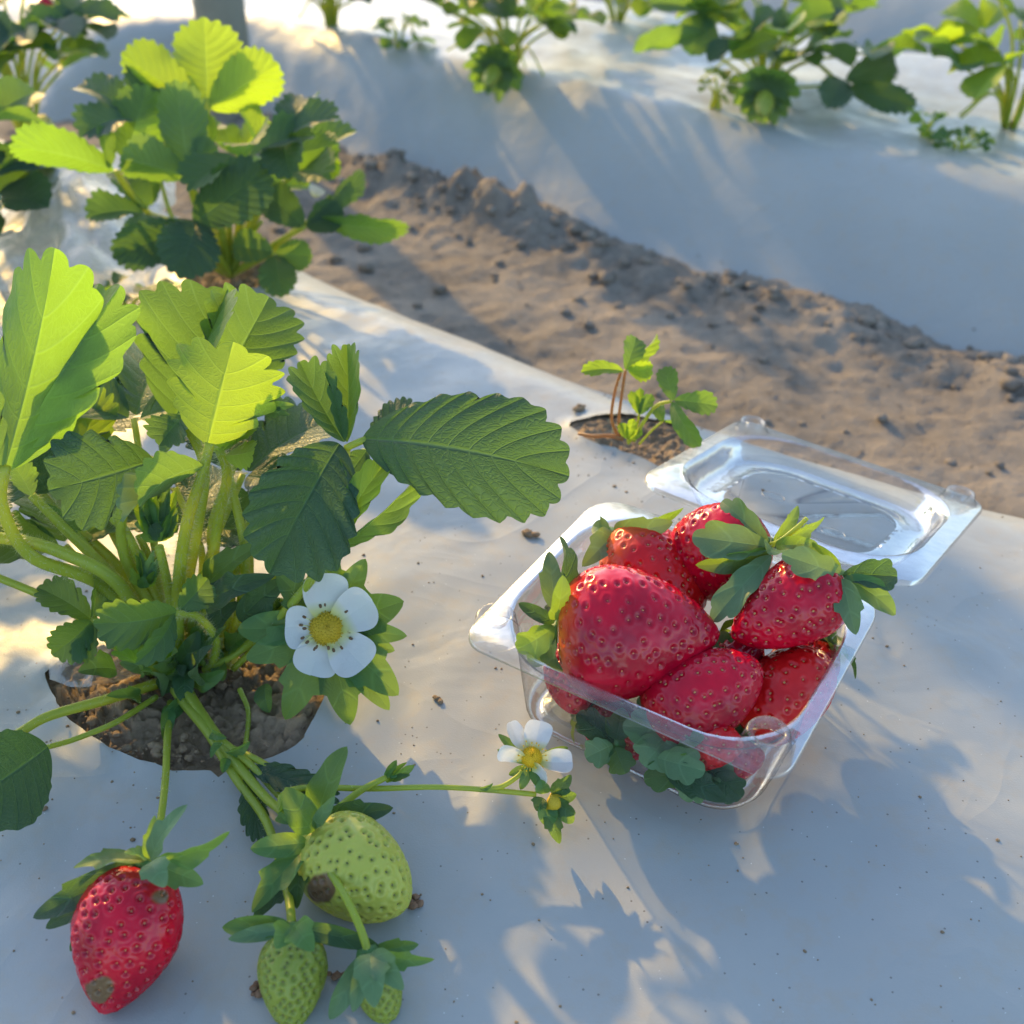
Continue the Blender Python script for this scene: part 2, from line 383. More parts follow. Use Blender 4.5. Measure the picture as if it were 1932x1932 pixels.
# one leaf blade, sepal or petal between two points of the place
def blade(base, tip, width, N, kind='leaf', n=7, rows=11, cols=7, fold=.2, foldr=None, cup=.25, arch=.05, twist=0., wave=.042, depth=.2, seed=0, quilt=.013, hook=0.):
    base = np.asarray(base, float); tip = np.asarray(tip, float)
    L = np.linalg.norm(tip-base); Y = (tip-base)/L
    N = nz(N-Y*(N@Y)); X = np.cross(Y, N)
    r = np.random.default_rng(seed+11)
    if kind == 'leaf': A = np.linspace(0, 1, n*rows+6)
    else: A = np.linspace(0, 1, 26)
    T = np.linspace(0, 1, cols)
    ph = math.pi*A
    jit = r.normal(0, .03, 8)
    verts = []; uvs = []
    if foldr is None: foldr = fold
    for side in (-1, 1):
        if kind == 'leaf':
            y = L*(1-np.cos(ph))/2
            x = width/2*np.sin(ph)**.92*(1-.22*np.cos(ph))*np.clip(np.sin(ph/2), 0, 1)**.35*1.02
            a0 = .27; tau = np.clip((A-a0)/(1-a0), 0, 1)*(n+.5)
            sc = np.where(A > a0, 1-np.abs(np.sin(math.pi*tau))**.55, 0)
            sc = sc*(1+.35*np.sin(tau*2.1+seed+side))
            # pull notches in towards the blade's middle; teeth lean forward
            cx, cy = 0, L*.5
            dl = depth*sc*np.where(A < a0+.06, (A-a0)/.06, 1).clip(0, 1)
            x = x*(1-dl*1.0); y = y-(y-cy)*dl*.75
            y = y+L*.015*np.sin(2*math.pi*tau)*(A > a0)*np.sin(ph)
            yo = L*.86*np.clip((A-.2)/.8, 0, 1)**1.2
            vein = np.abs(np.sin(math.pi*tau))**4*(A > a0)
            uu = tau
        elif kind == 'sepal':
            y = L*A
            w = (A**.55)*(1-A)**.68; w /= w.max()
            if n >= 1:
                at = .60+.1*((seed*.37+side*.21) % 1-.5)
                w = np.where(A < at, np.maximum(w, .3*(A > .3)), w*(.74+.04*n))
                w = w*(1+np.where((A < at) & (A > at-.16), (A-at+.16)*1.0, 0))
            x = width/2*w; yo = np.clip(y-.25*L*w, 0, L*.97); vein = 0*A; uu = A*3.0+.25; tau = A
        else:  # petal
            y = L*(1-np.cos(ph))/2
            x = width/2*np.sin(ph)**.7*(1-.18*np.cos(ph))*np.clip(np.sin(ph/2), 0, 1)**.5
            x = x*(1+.04*np.sin(A*9+seed+side)); y = y*(1+.006*np.sin(A*14+seed*2+side))
            yo = y*.9; vein = 0*A; uu = A*4; tau = A
        px = x[:, None]*T[None, :]
        py = yo[:, None]+(y-yo)[:, None]*(T**1.38)[None, :]
        xn = px/(width/2)
        th = (fold if side < 0 else foldr)+cup*xn*.5
        z = px*np.sin(th); px2 = px*np.cos(th)
        s = np.clip(py/L, -.05, 1.05)
        z = z+arch*L*4*s*(1-s)-hook*L*np.clip(s-.6, 0, 1)**2*4
        z = z+wave*L*np.sin(s*7+seed*1.7+side*1.3)*xn**2+wave*.6*L*np.sin(s*15+seed)*xn**2
        if kind == 'leaf':
            z = z+quilt*L*(.5-vein[:, None])*T[None, :]*(1.15-T[None, :]*.7)
        xs = side*px2
        if twist:
            tw = twist*(s-.5); xs, z = xs*np.cos(tw)-z*np.sin(tw), xs*np.sin(tw)+z*np.cos(tw)
        v = base+xs[..., None]*X+py[..., None]*Y+z[..., None]*N
        verts.append(v.reshape(-1, 3))
        uvs.append(np.stack([np.repeat(uu[:, None]+(30 if side > 0 else 0), cols, 1), np.repeat(T[None, :], len(A), 0)], -1).reshape(-1, 2))
    nu = len(A); f = []
    fl = grid_faces(nu, cols); k = nu*cols
    f += [tuple(reversed(q)) for q in fl]
    f += [tuple(i+k for i in q) for q in fl]
    al = np.concatenate([(((vv-base)@Y)/L) for vv in verts])
    return np.vstack(verts), f, np.vstack(uvs), al
# facing: normals of the blade point along +N on its upper side
def px_blade(b, t, wpx, roll=0., lift=0., **k):
    B = P(*b); Tp = P(*t); w = wpx*(b[2]+t[2])/2/FPX
    Y = nz(Tp-B); V = nz(CC-(B+Tp)/2); N0 = nz(V-Y*(V@Y)); r = math.radians(roll)
    N = N0*math.cos(r)+np.cross(Y, N0)*math.sin(r)
    return blade(B, Tp, w, N, **k)
_sd = [0]
def nseed(): _sd[0] += 1; return _sd[0]
def leaf_part(parent, name, spec, mat, **kw):
    k = dict(seed=nseed()); k.update(kw)
    v, f, u, al = px_blade(*spec, **k)
    o = link_mesh(name, v, f, mat, parent); set_uv(o, u)
    if k.get('kind') == 'petal': set_f(o, 'along', al)
    return o

# ------------------------------------------------------------------ the beds, the path and the ground
def polyhole(px, z=0.0):
    p = np.array([G(x, y, z)[:2] for x, y in px]); c = p.mean(0)
    a = np.arctan2(p[:, 1]-c[1], p[:, 0]-c[0]); r = np.hypot(*(p-c).T); o = np.argsort(a); a, r = a[o], r[o]
    def R(th): return (1+.035*fbm(np.asarray(th)*4+9, np.asarray(th)*0+2, 3))*np.interp(th, np.r_[a-2*math.pi, a, a+2*math.pi], np.r_[r, r, r])
    return c, R
HOLES = [polyhole([(88, 1282), (120, 1345), (165, 1390), (230, 1430), (300, 1457), (380, 1468), (450, 1462), (520, 1440), (575, 1400), (608, 1345), (610, 1285), (560, 1235), (450, 1205), (330, 1205), (210, 1225), (130, 1250)]),
         polyhole([(1075, 802), (1100, 828), (1160, 850), (1210, 864), (1250, 888), (1290, 882), (1318, 852), (1296, 815), (1230, 797), (1150, 790)]),
         polyhole([(350, 520), (400, 555), (470, 550), (540, 520), (520, 490), (430, 480)])]
def hole_rr(X, Y):
    out = []
    for c, R in HOLES:
        dx, dy = X-c[0], Y-c[1]; out.append(np.hypot(dx, dy)/R(np.arctan2(dy, dx)))
    return out
def bed1_z(X, Y):
    t, s = ts(X, Y)
    ed = .02*np.sin(t*3.1)+.012+.042*sstep(-.40, .10, t)
    z = -.125*sstep(.515+ed, .725+ed, s)
    z = z+.005*fbm(t*9, s*9, 3)*sstep(0, .1, np.abs(s-.2)+.04)+.0016*fbm(t*30, s*30, 3)
    z = z+.004*fbm(t*6+8, s*40, 3)*sstep(.48, .6, s)
    z = z+.0022*np.abs(fbm((t+s*.7)*26, (s-t*.4)*7, 3))*sstep(.0, .3, fbm(t*5+2, s*5+9, 2))
    for rr in hole_rr(X, Y): z = z+.0035*np.exp(-((rr-1.03)/.09)**2)-.006*(rr < .97)
    return z
def axis(*segs):
    out = []
    for a, b, st in segs: out.append(np.arange(a, b, st))
    return np.concatenate(out)
def film_bed(name, tax, sax, zf, holes=False, kind='structure'):
    T, S = np.meshgrid(tax, sax, indexing='ij'); X, Y = xy(T, S)
    keep = None
    if holes:
        keep = np.ones(X.shape, bool)
        for c, R in HOLES:
            dx, dy = X-c[0], Y-c[1]; th = np.arctan2(dy, dx); r = np.hypot(dx, dy); rr = r/R(th)
            ins = rr < 1
            nb = np.zeros_like(ins)
            nb[1:] |= ~ins[:-1]; nb[:-1] |= ~ins[1:]; nb[:, 1:] |= ~ins[:, :-1]; nb[:, :-1] |= ~ins[:, 1:]
            edge = ins & nb
            sc = np.where(edge, 1/np.maximum(rr, .2), 1); X = c[0]+dx*sc; Y = c[1]+dy*sc
            keep &= ~(ins & ~edge)
    Z = zf(X, Y)
    f = grid_faces(*X.shape)
    f = [tuple(reversed(q)) for q in f]
    if holes:
        kf = keep.ravel(); f = [q for q in f if all(kf[i] for i in q)]
    o = link_mesh(name, np.stack([X, Y, Z], -1).reshape(-1, 3), f, M['film'])
    if o.data.polygons[0].normal.z < 0: o.data.flip_normals()
    if kind == 'structure': o['kind'] = 'structure'
    return o
film_bed('front_mulched_bed', axis((-2.2, -.95, .03), (-.95, .45, .0055), (.45, 1.6, .03)), axis((-.7, .0, .02), (.0, .76, .0055)), bed1_z, True)
def bed2_z(X, Y):
    t, s = ts(X, Y)
    ed = .015*np.sin(t*4)+.012*fbm(t*5, t*0+3, 3)-.03*(1-sstep(-1.15, -.9, t))-.12*sstep(-1.46, -1.56, t)*0-.17*(1-sstep(-1.62, -1.40, t))
    z = -.13+.13*sstep(.955+ed, 1.15+ed*.6, s)-.13*sstep(1.53, 1.72, s)
    z = z+.008*fbm(t*5, s*7, 3)*sstep(.98, 1.1, s)
    q = t*.8+s*1.2; w_ = fbm(q*3, (s-t*.6)*3+5, 2); z = z+.0045*np.abs(fbm(q*45, (s*1.0-t*.9)*5, 3))*sstep(-.1, .25, w_)
    z = z+.006*fbm(t*4+s*14+9, s*5-t*2, 4)+.003*np.abs(fbm(t*22+s*22, s*4, 3))*sstep(.95, 1.05, s)
    return z
film_bed('middle_mulched_bed', axis((-4, -1.8, .03), (-1.8, .9, .009), (.9, 3, .03)), axis((.70, 1.3, .008), (1.3, 1.74, .02)), bed2_z)
def bed3_z(X, Y):
    t, s = ts(X, Y)
    return -.13+.14*sstep(1.78, 2.0, s)-.13*sstep(2.5, 2.7, s)+.02*fbm(t*5, s*6, 3)
film_bed('rear_mulched_bed', axis((-6, 4, .03)), axis((1.75, 2.72, .02)), bed3_z)

def soil_grid(name, tax, sax, zf, mat):
    T, S = np.meshgrid(tax, sax, indexing='ij'); X, Y = xy(T, S); Z = zf(X, Y, T, S)
    o = link_mesh(name, np.stack([X, Y, Z], -1).reshape(-1, 3), grid_faces(*X.shape), mat)
    if o.data.polygons[0].normal.z < 0: o.data.flip_normals()
    o['kind'] = 'structure'; return o
def path_z(X, Y, T, S):
    foot = .965+.015*np.sin(T*4)+.012*fbm(T*5, T*0+3, 3)
    z = -.113+(.014*fbm(T*7, S*7, 3)+.0085*fbm(T*38, S*38, 4, .65))*(.55+.45*sstep(.8, .95, S))+.005*np.abs(fbm(T*90+3, S*90, 3, .6))
    lump = np.exp(-((S-foot+.015)/.04)**2)*(.35+.65*sstep(-.15, .35, fbm(T*3.3+2, T*0, 2)+.2))
    return z+lump*(.030+.030*np.maximum(0, fbm(T*45, S*45, 4, .6)))
soil_grid('soil_path', axis((-3.5, -1.6, .03), (-1.6, .75, .0065), (.75, 2.5, .03)), axis((.62, 1.09, .0065)), path_z, M['path'])
gs = np.array([(-80, -80, -.15), (80, -80, -.15), (80, 80, -.15), (-80, 80, -.15)])
g_ = link_mesh('ground', gs, [(0, 1, 2, 3)], M['path'], smooth=False); g_['kind'] = 'structure'

def hole_soil(i, amp, zz, name):
    c, R = HOLES[i]; nr, na = 46, 130
    th = np.linspace(0, 2*math.pi, na, endpoint=False); rr = np.linspace(0.02, 1.10, nr)
    RR, TH = np.meshgrid(rr, th, indexing='ij'); rad = RR*R((TH+math.pi) % (2*math.pi)-math.pi)
    X = c[0]+rad*np.cos(TH); Y = c[1]+rad*np.sin(TH)
    cl = np.abs(fbm(X*120, Y*120, 3, .55))
    Z = zz+amp*(fbm(X*28, Y*28, 2)*1.0)+amp*1.5*np.maximum(0, .30-cl*1.2)+amp*.25*fbm(X*420, Y*420, 3)
    Z = Z*(1-sstep(.86, 1.06, RR))+(-.0006)*sstep(.86, 1.06, RR)
    o = link_mesh(name, np.stack([X, Y, Z], -1).reshape(-1, 3), grid_faces(nr, na, True)+[tuple(range(na))], M['soil'])
    if o.data.polygons[5].normal.z < 0: o.data.flip_normals()
    o['kind'] = 'structure'; return o
hole_soil(0, .010, -.001, 'hole_soil'); hole_soil(1, .007, -.001, 'hole_soil'); hole_soil(2, .006, -.003, 'hole_soil')

def rock(mb, c, r, seed, m=0):
    import bmesh
    bm = bmesh.new(); bmesh.ops.create_icosphere(bm, subdivisions=2, radius=1)
    v = np.array([x.co for x in bm.verts]); f = [tuple(x.index for x in q.verts) for q in bm.faces]; bm.free()
    k = 1+.55*fbm(v[:, 0]*1.3+seed*3.7+v[:, 2]*.9, v[:, 1]*1.3+seed+v[:, 2]*1.1, 3)
    sq = np.array([1, .75+.4*((seed*.37) % 1), .65])
    mb.add(np.asarray(c)+v*k[:, None]*r*sq, f, m)
# clods heaped along the foot of the middle bed, crumbs strewn over the film
mb = MB()
for i in range(1500):
    t = -1.3+rng.random()*2.1; s = .955+(rng.normal(-.012, .022) if i < 900 else -rng.random()*.33)
    X, Y = xy(t, s); r = .0012+.0085*rng.random()**7
    z = float(path_z(np.array([X]), np.array([Y]), np.array([t]), np.array([s]))[0])
    rock(mb, (X, Y, max(z, float(bed2_z(np.array([X]), np.array([Y]))[0]))+r*.3), r, i)
tag(mb.build('soil_clods', M['path']), 'grey brown clods of soil heaped along the foot of the middle bed', 'soil clods', kind='stuff')
mb = MB()
def bz(X, Y): return float(bed1_z(np.array([X]), np.array([Y]))[0])
for i in range(420):
    if i < 230:
        k = rng.random()
        if k < .45: c = HOLES[1][0]; q = c+rng.normal(0, .045, 2)
        else: c = HOLES[0][0]; q = c+rng.normal(0, .06, 2)
    else: q = G(rng.uniform(0, 1932), rng.uniform(900, 1932))[:2]
    if min(h[0] for h in hole_rr(np.array([q[0]]), np.array([q[1]]))) < 1.04: continue
    r = .0003+(.0010 if i < 230 else .0006)*rng.random()**4
    rock(mb, (q[0], q[1], bz(*q)+r*.3), r, i)
for i in range(330):
    h_ = 0 if i < 250 else 1; c, R = HOLES[h_]; th = rng.uniform(-math.pi, math.pi); q = .97*math.sqrt(rng.random()); rr_ = float(R(th))*q
    r = (.0006+.0022*rng.random()**4)*(1 if h_ == 0 else .7)
    rock(mb, (c[0]+rr_*math.cos(th), c[1]+rr_*math.sin(th), .001+r*.2), r, i)
tag(mb.build('soil_crumbs', M['soil']), 'dark crumbs of soil strewn over the front bed', 'soil crumbs', kind='stuff')
for (x, y, rp, lab) in [(998, 1006, 13, 'small brown clod of soil on the film above the box left corner'), (827, 1325, 10, 'small dark clod of soil on the film right of the big white flower'),
                        (1090, 772, 11, 'dark crumbly clod of soil beside the seedling hole'), (785, 1705, 14, 'dry brown clod pressed against the tip of the pale green strawberry'),
                        (640, 1845, 15, 'light brown clod between the two smallest green strawberries'), (492, 1870, 14, 'rough brown clod left of the hanging green strawberry')]:
    g = G(x, y); r = rp*np.linalg.norm(g-CC)/FPX; mb = MB()
    for j in range(7): rock(mb, (g[0]+rng.normal(0, r*.5), g[1]+rng.normal(0, r*.5), bz(g[0], g[1])+r*(.25+.3*rng.random())), r*(.25+.45*rng.random()), j+int(x))
    tag(mb.build('soil_clod', M['soil'] if y < 1400 else M['scab']), lab, 'soil clod', 'loose clods on the front bed')
# the lit clear flap of film left at the edge of the main planting hole
def flap(px, name, lab):
    q = np.array([G(x, y, z) for x, y, z in px]).reshape(2, -1, 3)
    nu, nv = 14, 22; g = []
    for i in range(nu):
        a = i/(nu-1)
        top = spline(q[0], nv); bot = spline(q[1], nv)
        row = top*(1-a)+bot*a
        row[:, 2] += .0025*fbm(row[:, 0]*130, row[:, 1]*130, 3)+.004*math.sin(a*math.pi)
        g.append(row)
    o = link_mesh(name, np.array(g).reshape(-1, 3), grid_faces(nu, nv), M['flap']); return tag(o, lab, 'plastic scrap')
flap([(98, 1240, .004), (150, 1205, .012), (220, 1195, .016), (290, 1200, .012), (95, 1285, .003), (150, 1298, .006), (200, 1290, .008), (285, 1262, .006)], 'film_flap', 'crinkled clear plastic flap over the left rim of the main planting hole')

# ------------------------------------------------------------------ post and the crumpled sheet
pb = G(445, 245, -.11)
mb = MB(); n_ = 20
zz = np.array([-.16, -.1, 0, .2, .5, .9, 1.4]); th = np.arange(28)*2*math.pi/28
v = []
for z in zz:
    rr = .034*(1+.03*np.sin(th*3+z*3)-.02*z)
    v.append(np.stack([pb[0]+rr*np.cos(th)+.004*math.sin(z*3), pb[1]+rr*np.sin(th), np.full(28, z)], -1))
mb.add(np.vstack(v), grid_faces(len(zz), 28, True)+[tuple(range(28)), tuple(range((len(zz)-1)*28, len(zz)*28))])
tag(mb.build('support_post', M['post']), 'round grey post standing at the foot of the middle bed', 'post')
gx = np.linspace(0, 1, 70)
A, B_ = np.meshgrid(gx, gx, indexing='ij')
c00, c10, c01, c11 = G(-60, 600), G(270, 590), G(60, 335), G(340, 320)
Q = (c00*(1-A)[..., None]+c10*A[..., None])*(1-B_)[..., None]+(c01*(1-A)[..., None]+c11*A[..., None])*B_[..., None]
Q[..., 0] += .02*fbm(A*3, B_*3, 3); Q[..., 1] += .03*fbm(A*3+7, B_*3, 3)
Q[..., 2] = .006+.05*np.clip(np.sin(A*3.1)*np.sin(B_*3.0), 0, 1)+.03*np.abs(fbm(A*3+B_*2, B_*2, 2))+.006*np.abs(fbm((A*.6-B_)*16, A*1.5, 1))
tag(link_mesh('plastic_sheet', Q.reshape(-1, 3), grid_faces(70, 70), M['sheet']), 'crumpled clear plastic sheet lying behind the left leaves', 'plastic sheet')

# ------------------------------------------------------------------ the clear hinged box
CEN = np.array([.0710, .3535, 0.0]); BU = nz([.844, -.5363, 0]); BV = np.array([-BU[1], BU[0], 0])
HX, HY, HZ = .0715, .0622, .058
BASEZ = .004
def rrect(hx, hy, r, na=9, ns=15, rip=0., fr=0.):
    pts = []
    cs = [(hx-r[0], -hy+r[0], r[0], -90), (hx-r[1], hy-r[1], r[1], 0), (-hx+r[2], hy-r[2], r[2], 90), (-hx+r[3], -hy+r[3], r[3], 180)]
    for i, (cx, cy, q, a0) in enumerate(cs):
        arc = [(cx+q*math.cos(math.radians(a0+90*k/(na-1))), cy+q*math.sin(math.radians(a0+90*k/(na-1)))) for k in range(na)]
        pts += arc
        nx, ny, nq, na0 = cs[(i+1) % 4]
        e = (nx+nq*math.cos(math.radians(na0)), ny+nq*math.sin(math.radians(na0)))
        nrm = (math.cos(math.radians(a0+90)), math.sin(math.radians(a0+90)))
        for k in range(1, ns+1):
            w = k/(ns+1); o = rip*(.5+.5*math.cos(w*fr*2*math.pi))*math.sin(w*math.pi)**.3
            pts.append((arc[-1][0]*(1-w)+e[0]*w+nrm[0]*o, arc[-1][1]*(1-w)+e[1]*w+nrm[1]*o))
    return np.array(pts)
def loops(specs, T, close=None):
    v = []
    for (p, z) in specs: v.append(np.array([T(x, y, z) for x, y in p]))
    n = len(v[0]); f = grid_faces(len(v), n, True)
    if close == 0: f.append(tuple(range(n)))
    return np.vstack(v), f
def tray_T(x, y, z): return CEN+BU*x+BV*y+np.array([0, 0, z])
box = empty('clamshell_box', CEN+np.array([0, 0, BASEZ]), 'open clear plastic box filled with ripe strawberries', 'plastic box')
R4 = lambda r: (r, r, r, r)
bs = []
for z, o, r, rip in [(.004+.0035, .030, .012, 0), (.0045, .024, .016, 0), (.0055, .0195, .020, 0), (.009, .0168, .023, .0006), (.018, .0150, .026, .0016), (.034, .0125, .029, .0016), (.046, .0108, .031, .0008), (.0495, .0102, .032, 0), (.0505, .0088, .032, 0), (.0555, .0082, .033, 0), (HZ-.0004, .0072, .034, 0)]:
    bs.append((rrect(HX-o*.86, HY-o*.86, R4(r), rip=rip, fr=9), z))
v, f = loops(bs, tray_T, 0)
link_mesh('tray', v, f, [M['clear'], M['clear_wall']], box, True, [1 if k//(len(bs[0][0])) in (0, 1, 2, 6, 7, 8) else 0 for k in range(len(f))])
fl = [(rrect(HX-.0072, HY-.0072, R4(.034)), HZ-.0004), (rrect(HX-.0062, HY-.0062, R4(.0338)), HZ+.0006), (rrect(HX-.0052, HY-.0052, R4(.033)), HZ),
      (rrect(HX-.0006, HY-.0006, (.011, .02, .016, .011)), HZ), (rrect(HX, HY, (.0115, .02, .016, .0115)), HZ-.0008), (rrect(HX+.0001, HY+.0001, (.0115, .02, .016, .0115)), HZ-.0022)]
v, f = loops(fl, tray_T)
link_mesh('flange', v, f, M['clear_rim'], box)
def button(T, cx, cy, parent, name, h=.0105, r0=.0100, r1=.0078, ri=.0050, mat=None):
    mb = MB(); n = 36; th = np.arange(n)*2*math.pi/n
    prof = [(r0+.0012, .0003), (r0, .001), (r0-.0004, .0025), (r1+.0006, h-.001), (r1, h-.0001), (r1-.0012, h), (ri+.0006, h-.0006), (ri, h-.0025), (ri-.0004, h-.004)]
    v = np.vstack([[T(cx+r*math.cos(a)*(1+.03*math.sin(5*a)*(i > 4)), cy+r*math.sin(a), z) for a in th] for i, (r, z) in enumerate(prof)])
    f = grid_faces(len(prof), n, True)
    mi = [1 if k//n in (4, 5) else 0 for k in range(len(f))]
    return link_mesh(name, v, f, mat or [M['clear'], M['clear_rim']], parent, True, mi)
TB = lambda x, y, z: tray_T(x, y, HZ+z)
button(TB, -HX+.0118, -HY+.0112, box, 'snap_button')
button(TB, HX-.0118, -HY+.0112, box, 'snap_button')
# lid, folded back past the hinge and tilting down towards the bed's shoulder
yaw, psi = math.radians(-4), math.radians(11)
LU = BU*math.cos(yaw)+BV*math.sin(yaw); LV0 = -BU*math.sin(yaw)+BV*math.cos(yaw)
LV = LV0*math.cos(psi)-np.array([0, 0, 1])*math.sin(psi); LN = np.cross(LU, LV)
LC = CEN+BV*(HY+.015)+BU*.008+np.array([0, 0, HZ]); LW, LA = .126, .072
def lid_T(x, y, z): return LC+LU*x+LV*(y+LW/2)+LN*z
def wavy(p, amp):
    q = p.copy()
    for i, (x, y) in enumerate(q):
        if y > LW/2-.012 and abs(x) < .03: q[i, 1] += amp*(math.sin(x*420)-.4*math.cos(x*170))
    return q
lo = []
for o, z, r in [(.0310, -.0110, .018), (.0290, -.0110, .019), (.0272, -.0118, .020), (.0210, -.0120, .026), (.0180, -.0118, .029), (.0160, -.0105, .031), (.0146, -.0080, .032), (.0128, -.0035, .033), (.0116, -.0006, .034), (.0104, .0003, .034), (.0092, .0010, .034)]:
    lo.append((rrect(LA-o, LW/2-o, R4(r)), z))
v, f = loops(lo, lid_T, 0)
lid = link_mesh('lid', v, f, [M['clear'], M['clear_wall']], box, True, [1 if k//(len(lo[0][0])) in (4, 5, 7, 8) else 0 for k in range(len(f))])
lf = [(rrect(LA-.0092, LW/2-.0092, R4(.034)), .0010), (rrect(LA-.008, LW/2-.008, R4(.033)), .0002), (rrect(LA-.0007, LW/2-.0007, (.017, .011, .011, .017)), .0001), (wavy(rrect(LA, LW/2, (.0175, .0115, .0115, .0175)), .0012), -.0006), (wavy(rrect(LA+.0004, LW/2+.0004, (.0175, .0115, .0115, .0175)), .0016), -.0024)]
v, f = loops(lf, lid_T)
link_mesh('lid_flange', v, f, M['clear_rim'], lid)
button(lid_T, -LA+.0125, LW/2-.0115, lid, 'snap_socket', .006, .0086, .007, .0045)
button(lid_T, LA-.0125, LW/2-.0115, lid, 'snap_socket', .006, .0086, .007, .0045)
for cx, cy in ((-.022, .004), (.018, -.012)):
    mb = MB(); th = np.linspace(0, 2*math.pi, 24, endpoint=False)
    tube(mb, [lid_T(cx+.0062*math.cos(a), cy+.0042*math.sin(a), -.0125) for a in np.r_[th, 0]], .00035, 40, 6)
    mb.build('vent_rim', M['clear_rim'], lid)
# hinge strip between tray and lid
h0 = [tray_T(x, HY, HZ) for x in np.linspace(-.05, .05, 20)]; h1 = [lid_T(x-.004, -LW/2, 0) for x in np.linspace(-.05, .05, 20)]
g = []
for k in range(7):
    w = k/6; g.append(np.array(h0)*(1-w)+np.array(h1)*w+np.array([0, 0, .0025*math.sin(w*math.pi)]))
link_mesh('hinge', np.vstack(g), grid_faces(7, 20), M['clear'], box)

# ------------------------------------------------------------------ strawberries
def berry(label, base, tip, wpx, mat, seedmat, nseeds=150, sm=.36, pw=1.7, q=.62, sq=1., pale=.35, shoulder=.22, sepals=(), sep_mat='sepal', auto=0, flare=.5, sl=.021, sw=.010, scabs=(), group='ripe strawberries in the box', dep=.0010, sig=.00092, stem=None, n=(170, 150), seedsize=1., lump=.05, rz=0.):
    B = P(*base); T = P(*tip); L = np.linalg.norm(T-B); ax = (T-B)/L
    R = wpx/2*(base[2]+tip[2])/2/FPX
    a = nz(np.cross(ax, nz(CC-B)+np.array([.01, .02, .03]))); b = np.cross(ax, a)
    Nv, Nu = n
    def prof(s):
        s = np.clip(s, 0, 1)
        lo_ = np.clip(1-(np.clip(1-s/sm, 0, 1))**2.3, 0, None)**.5
        hi_ = np.clip(1-np.clip((s-sm)/(1-sm), 0, 1)**pw, 0, None)**q
        return R*np.where(s < sm, np.maximum(lo_, 0), hi_)
    ss = (1-np.cos(np.linspace(0, 1, Nv)*math.pi))/2
    th = np.arange(Nu)*2*math.pi/Nu
    S_, TH = np.meshgrid(ss, th, indexing='ij')
    sd = nseed()
    def surf(S_, TH):
        r = prof(S_)*(1+lump*np.sin(TH*2+sd)*np.sin(S_*3)+lump*.7*np.sin(TH*3+sd*2+S_*2))
        y = S_*L - .10*R*np.exp(-(r/(.35*R))**2)*(S_ < .5)*-1
        return B+(y[..., None])*ax+(r*np.cos(TH))[..., None]*a+(r*np.sin(TH)*sq)[..., None]*b
    v = surf(S_, TH)
    du = np.roll(v, -1, 1)-np.roll(v, 1, 1); dv = np.gradient(v, axis=0); nm = np.cross(du, dv)
    nm /= np.linalg.norm(nm, axis=-1)[..., None]+1e-12
    ctr = B+ax*L*.45
    if ((v-ctr)*nm).sum(-1).mean() < 0: nm = -nm
    nm[0] = -ax; nm[-1] = ax
    # seeds on a spiral, evenly by area
    sfine = np.linspace(.01, .995, 400); pr = prof(sfine); ds = np.hypot(np.gradient(pr), np.gradient(sfine*L)); ar = np.cumsum(pr*ds); ar /= ar[-1]
    ks = (np.arange(nseeds)+.5)/nseeds; s_s = np.interp(ks, ar, sfine); t_s = np.arange(nseeds)*2.39996+sd
    rs = np.random.default_rng(sd); t_s = t_s+rs.normal(0, .09, nseeds); s_s = np.clip(s_s+rs.normal(0, .011, nseeds), .02, .99)
    sp = surf(s_s, t_s)
    fv = v.reshape(-1, 3); dmin = np.full(len(fv), 1.)
    for c0 in range(0, len(fv), 4000):
        d = np.linalg.norm(fv[c0:c0+4000, None, :]-sp[None], axis=-1); dmin[c0:c0+4000] = d.min(1)
    fade = np.clip(S_*9, 0, 1).reshape(-1)
    disp = (-dep*np.exp(-(dmin/sig)**2)+.30*dep*np.exp(-((dmin-2.0*sig)/(.9*sig))**2))*fade
    nmf = nm.reshape(-1, 3); fv = fv+nmf*disp[:, None]
    ripe = np.zeros((len(fv), 4)); ripe[:, 3] = 1
    nzv = fbm(TH*1.2+sd, S_*4, 3).reshape(-1)
    ripe[:, 0] = pale*np.clip(1-(S_.reshape(-1)+.12*nzv)/shoulder, 0, 1)
    ripe[:, 1] = np.exp(-(dmin/(1.15*sig))**2)
    for (sx, sy, sr) in scabs:
        r_ = CF+(sx-966)/FPX*CR-(sy-966)/FPX*CU; r_ = r_/np.linalg.norm(r_)
        w = fv-CC; dperp = np.linalg.norm(w-(w@r_)[:, None]*r_, axis=1)*FPX/np.linalg.norm(B-CC)
        m_ = np.clip((1.1+.9*nzv-dperp/sr)*4, 0, 1)*((nmf@(-r_)) > 0)
        ripe[:, 2] = np.maximum(ripe[:, 2], m_)
    mb = MB(); mb.add(fv, grid_faces(Nv, Nu, True)+[tuple(range(Nu)), tuple(range((Nv-1)*Nu, Nv*Nu))])
    o_pts = 6; k0 = len(fv)
    # seed bodies
    e = 1e-3
    tn = surf(np.clip(s_s+e, 0, 1), t_s)-sp; tn /= np.linalg.norm(tn, axis=1)[:, None]
    tu = surf(s_s, t_s+e)-sp; tu /= np.linalg.norm(tu, axis=1)[:, None]
    sn = np.cross(tu, tn); flip = ((sp-ctr)*sn).sum(1) < 0; sn[flip] *= -1
    sph = []; 
    for ph in np.linspace(0, math.pi, 6):
        for k in range(7): sph.append((math.sin(ph)*math.cos(k*.8976), math.cos(ph), math.sin(ph)*math.sin(k*.8976)))
    sph = np.array(sph); sf = grid_faces(6, 7, True)
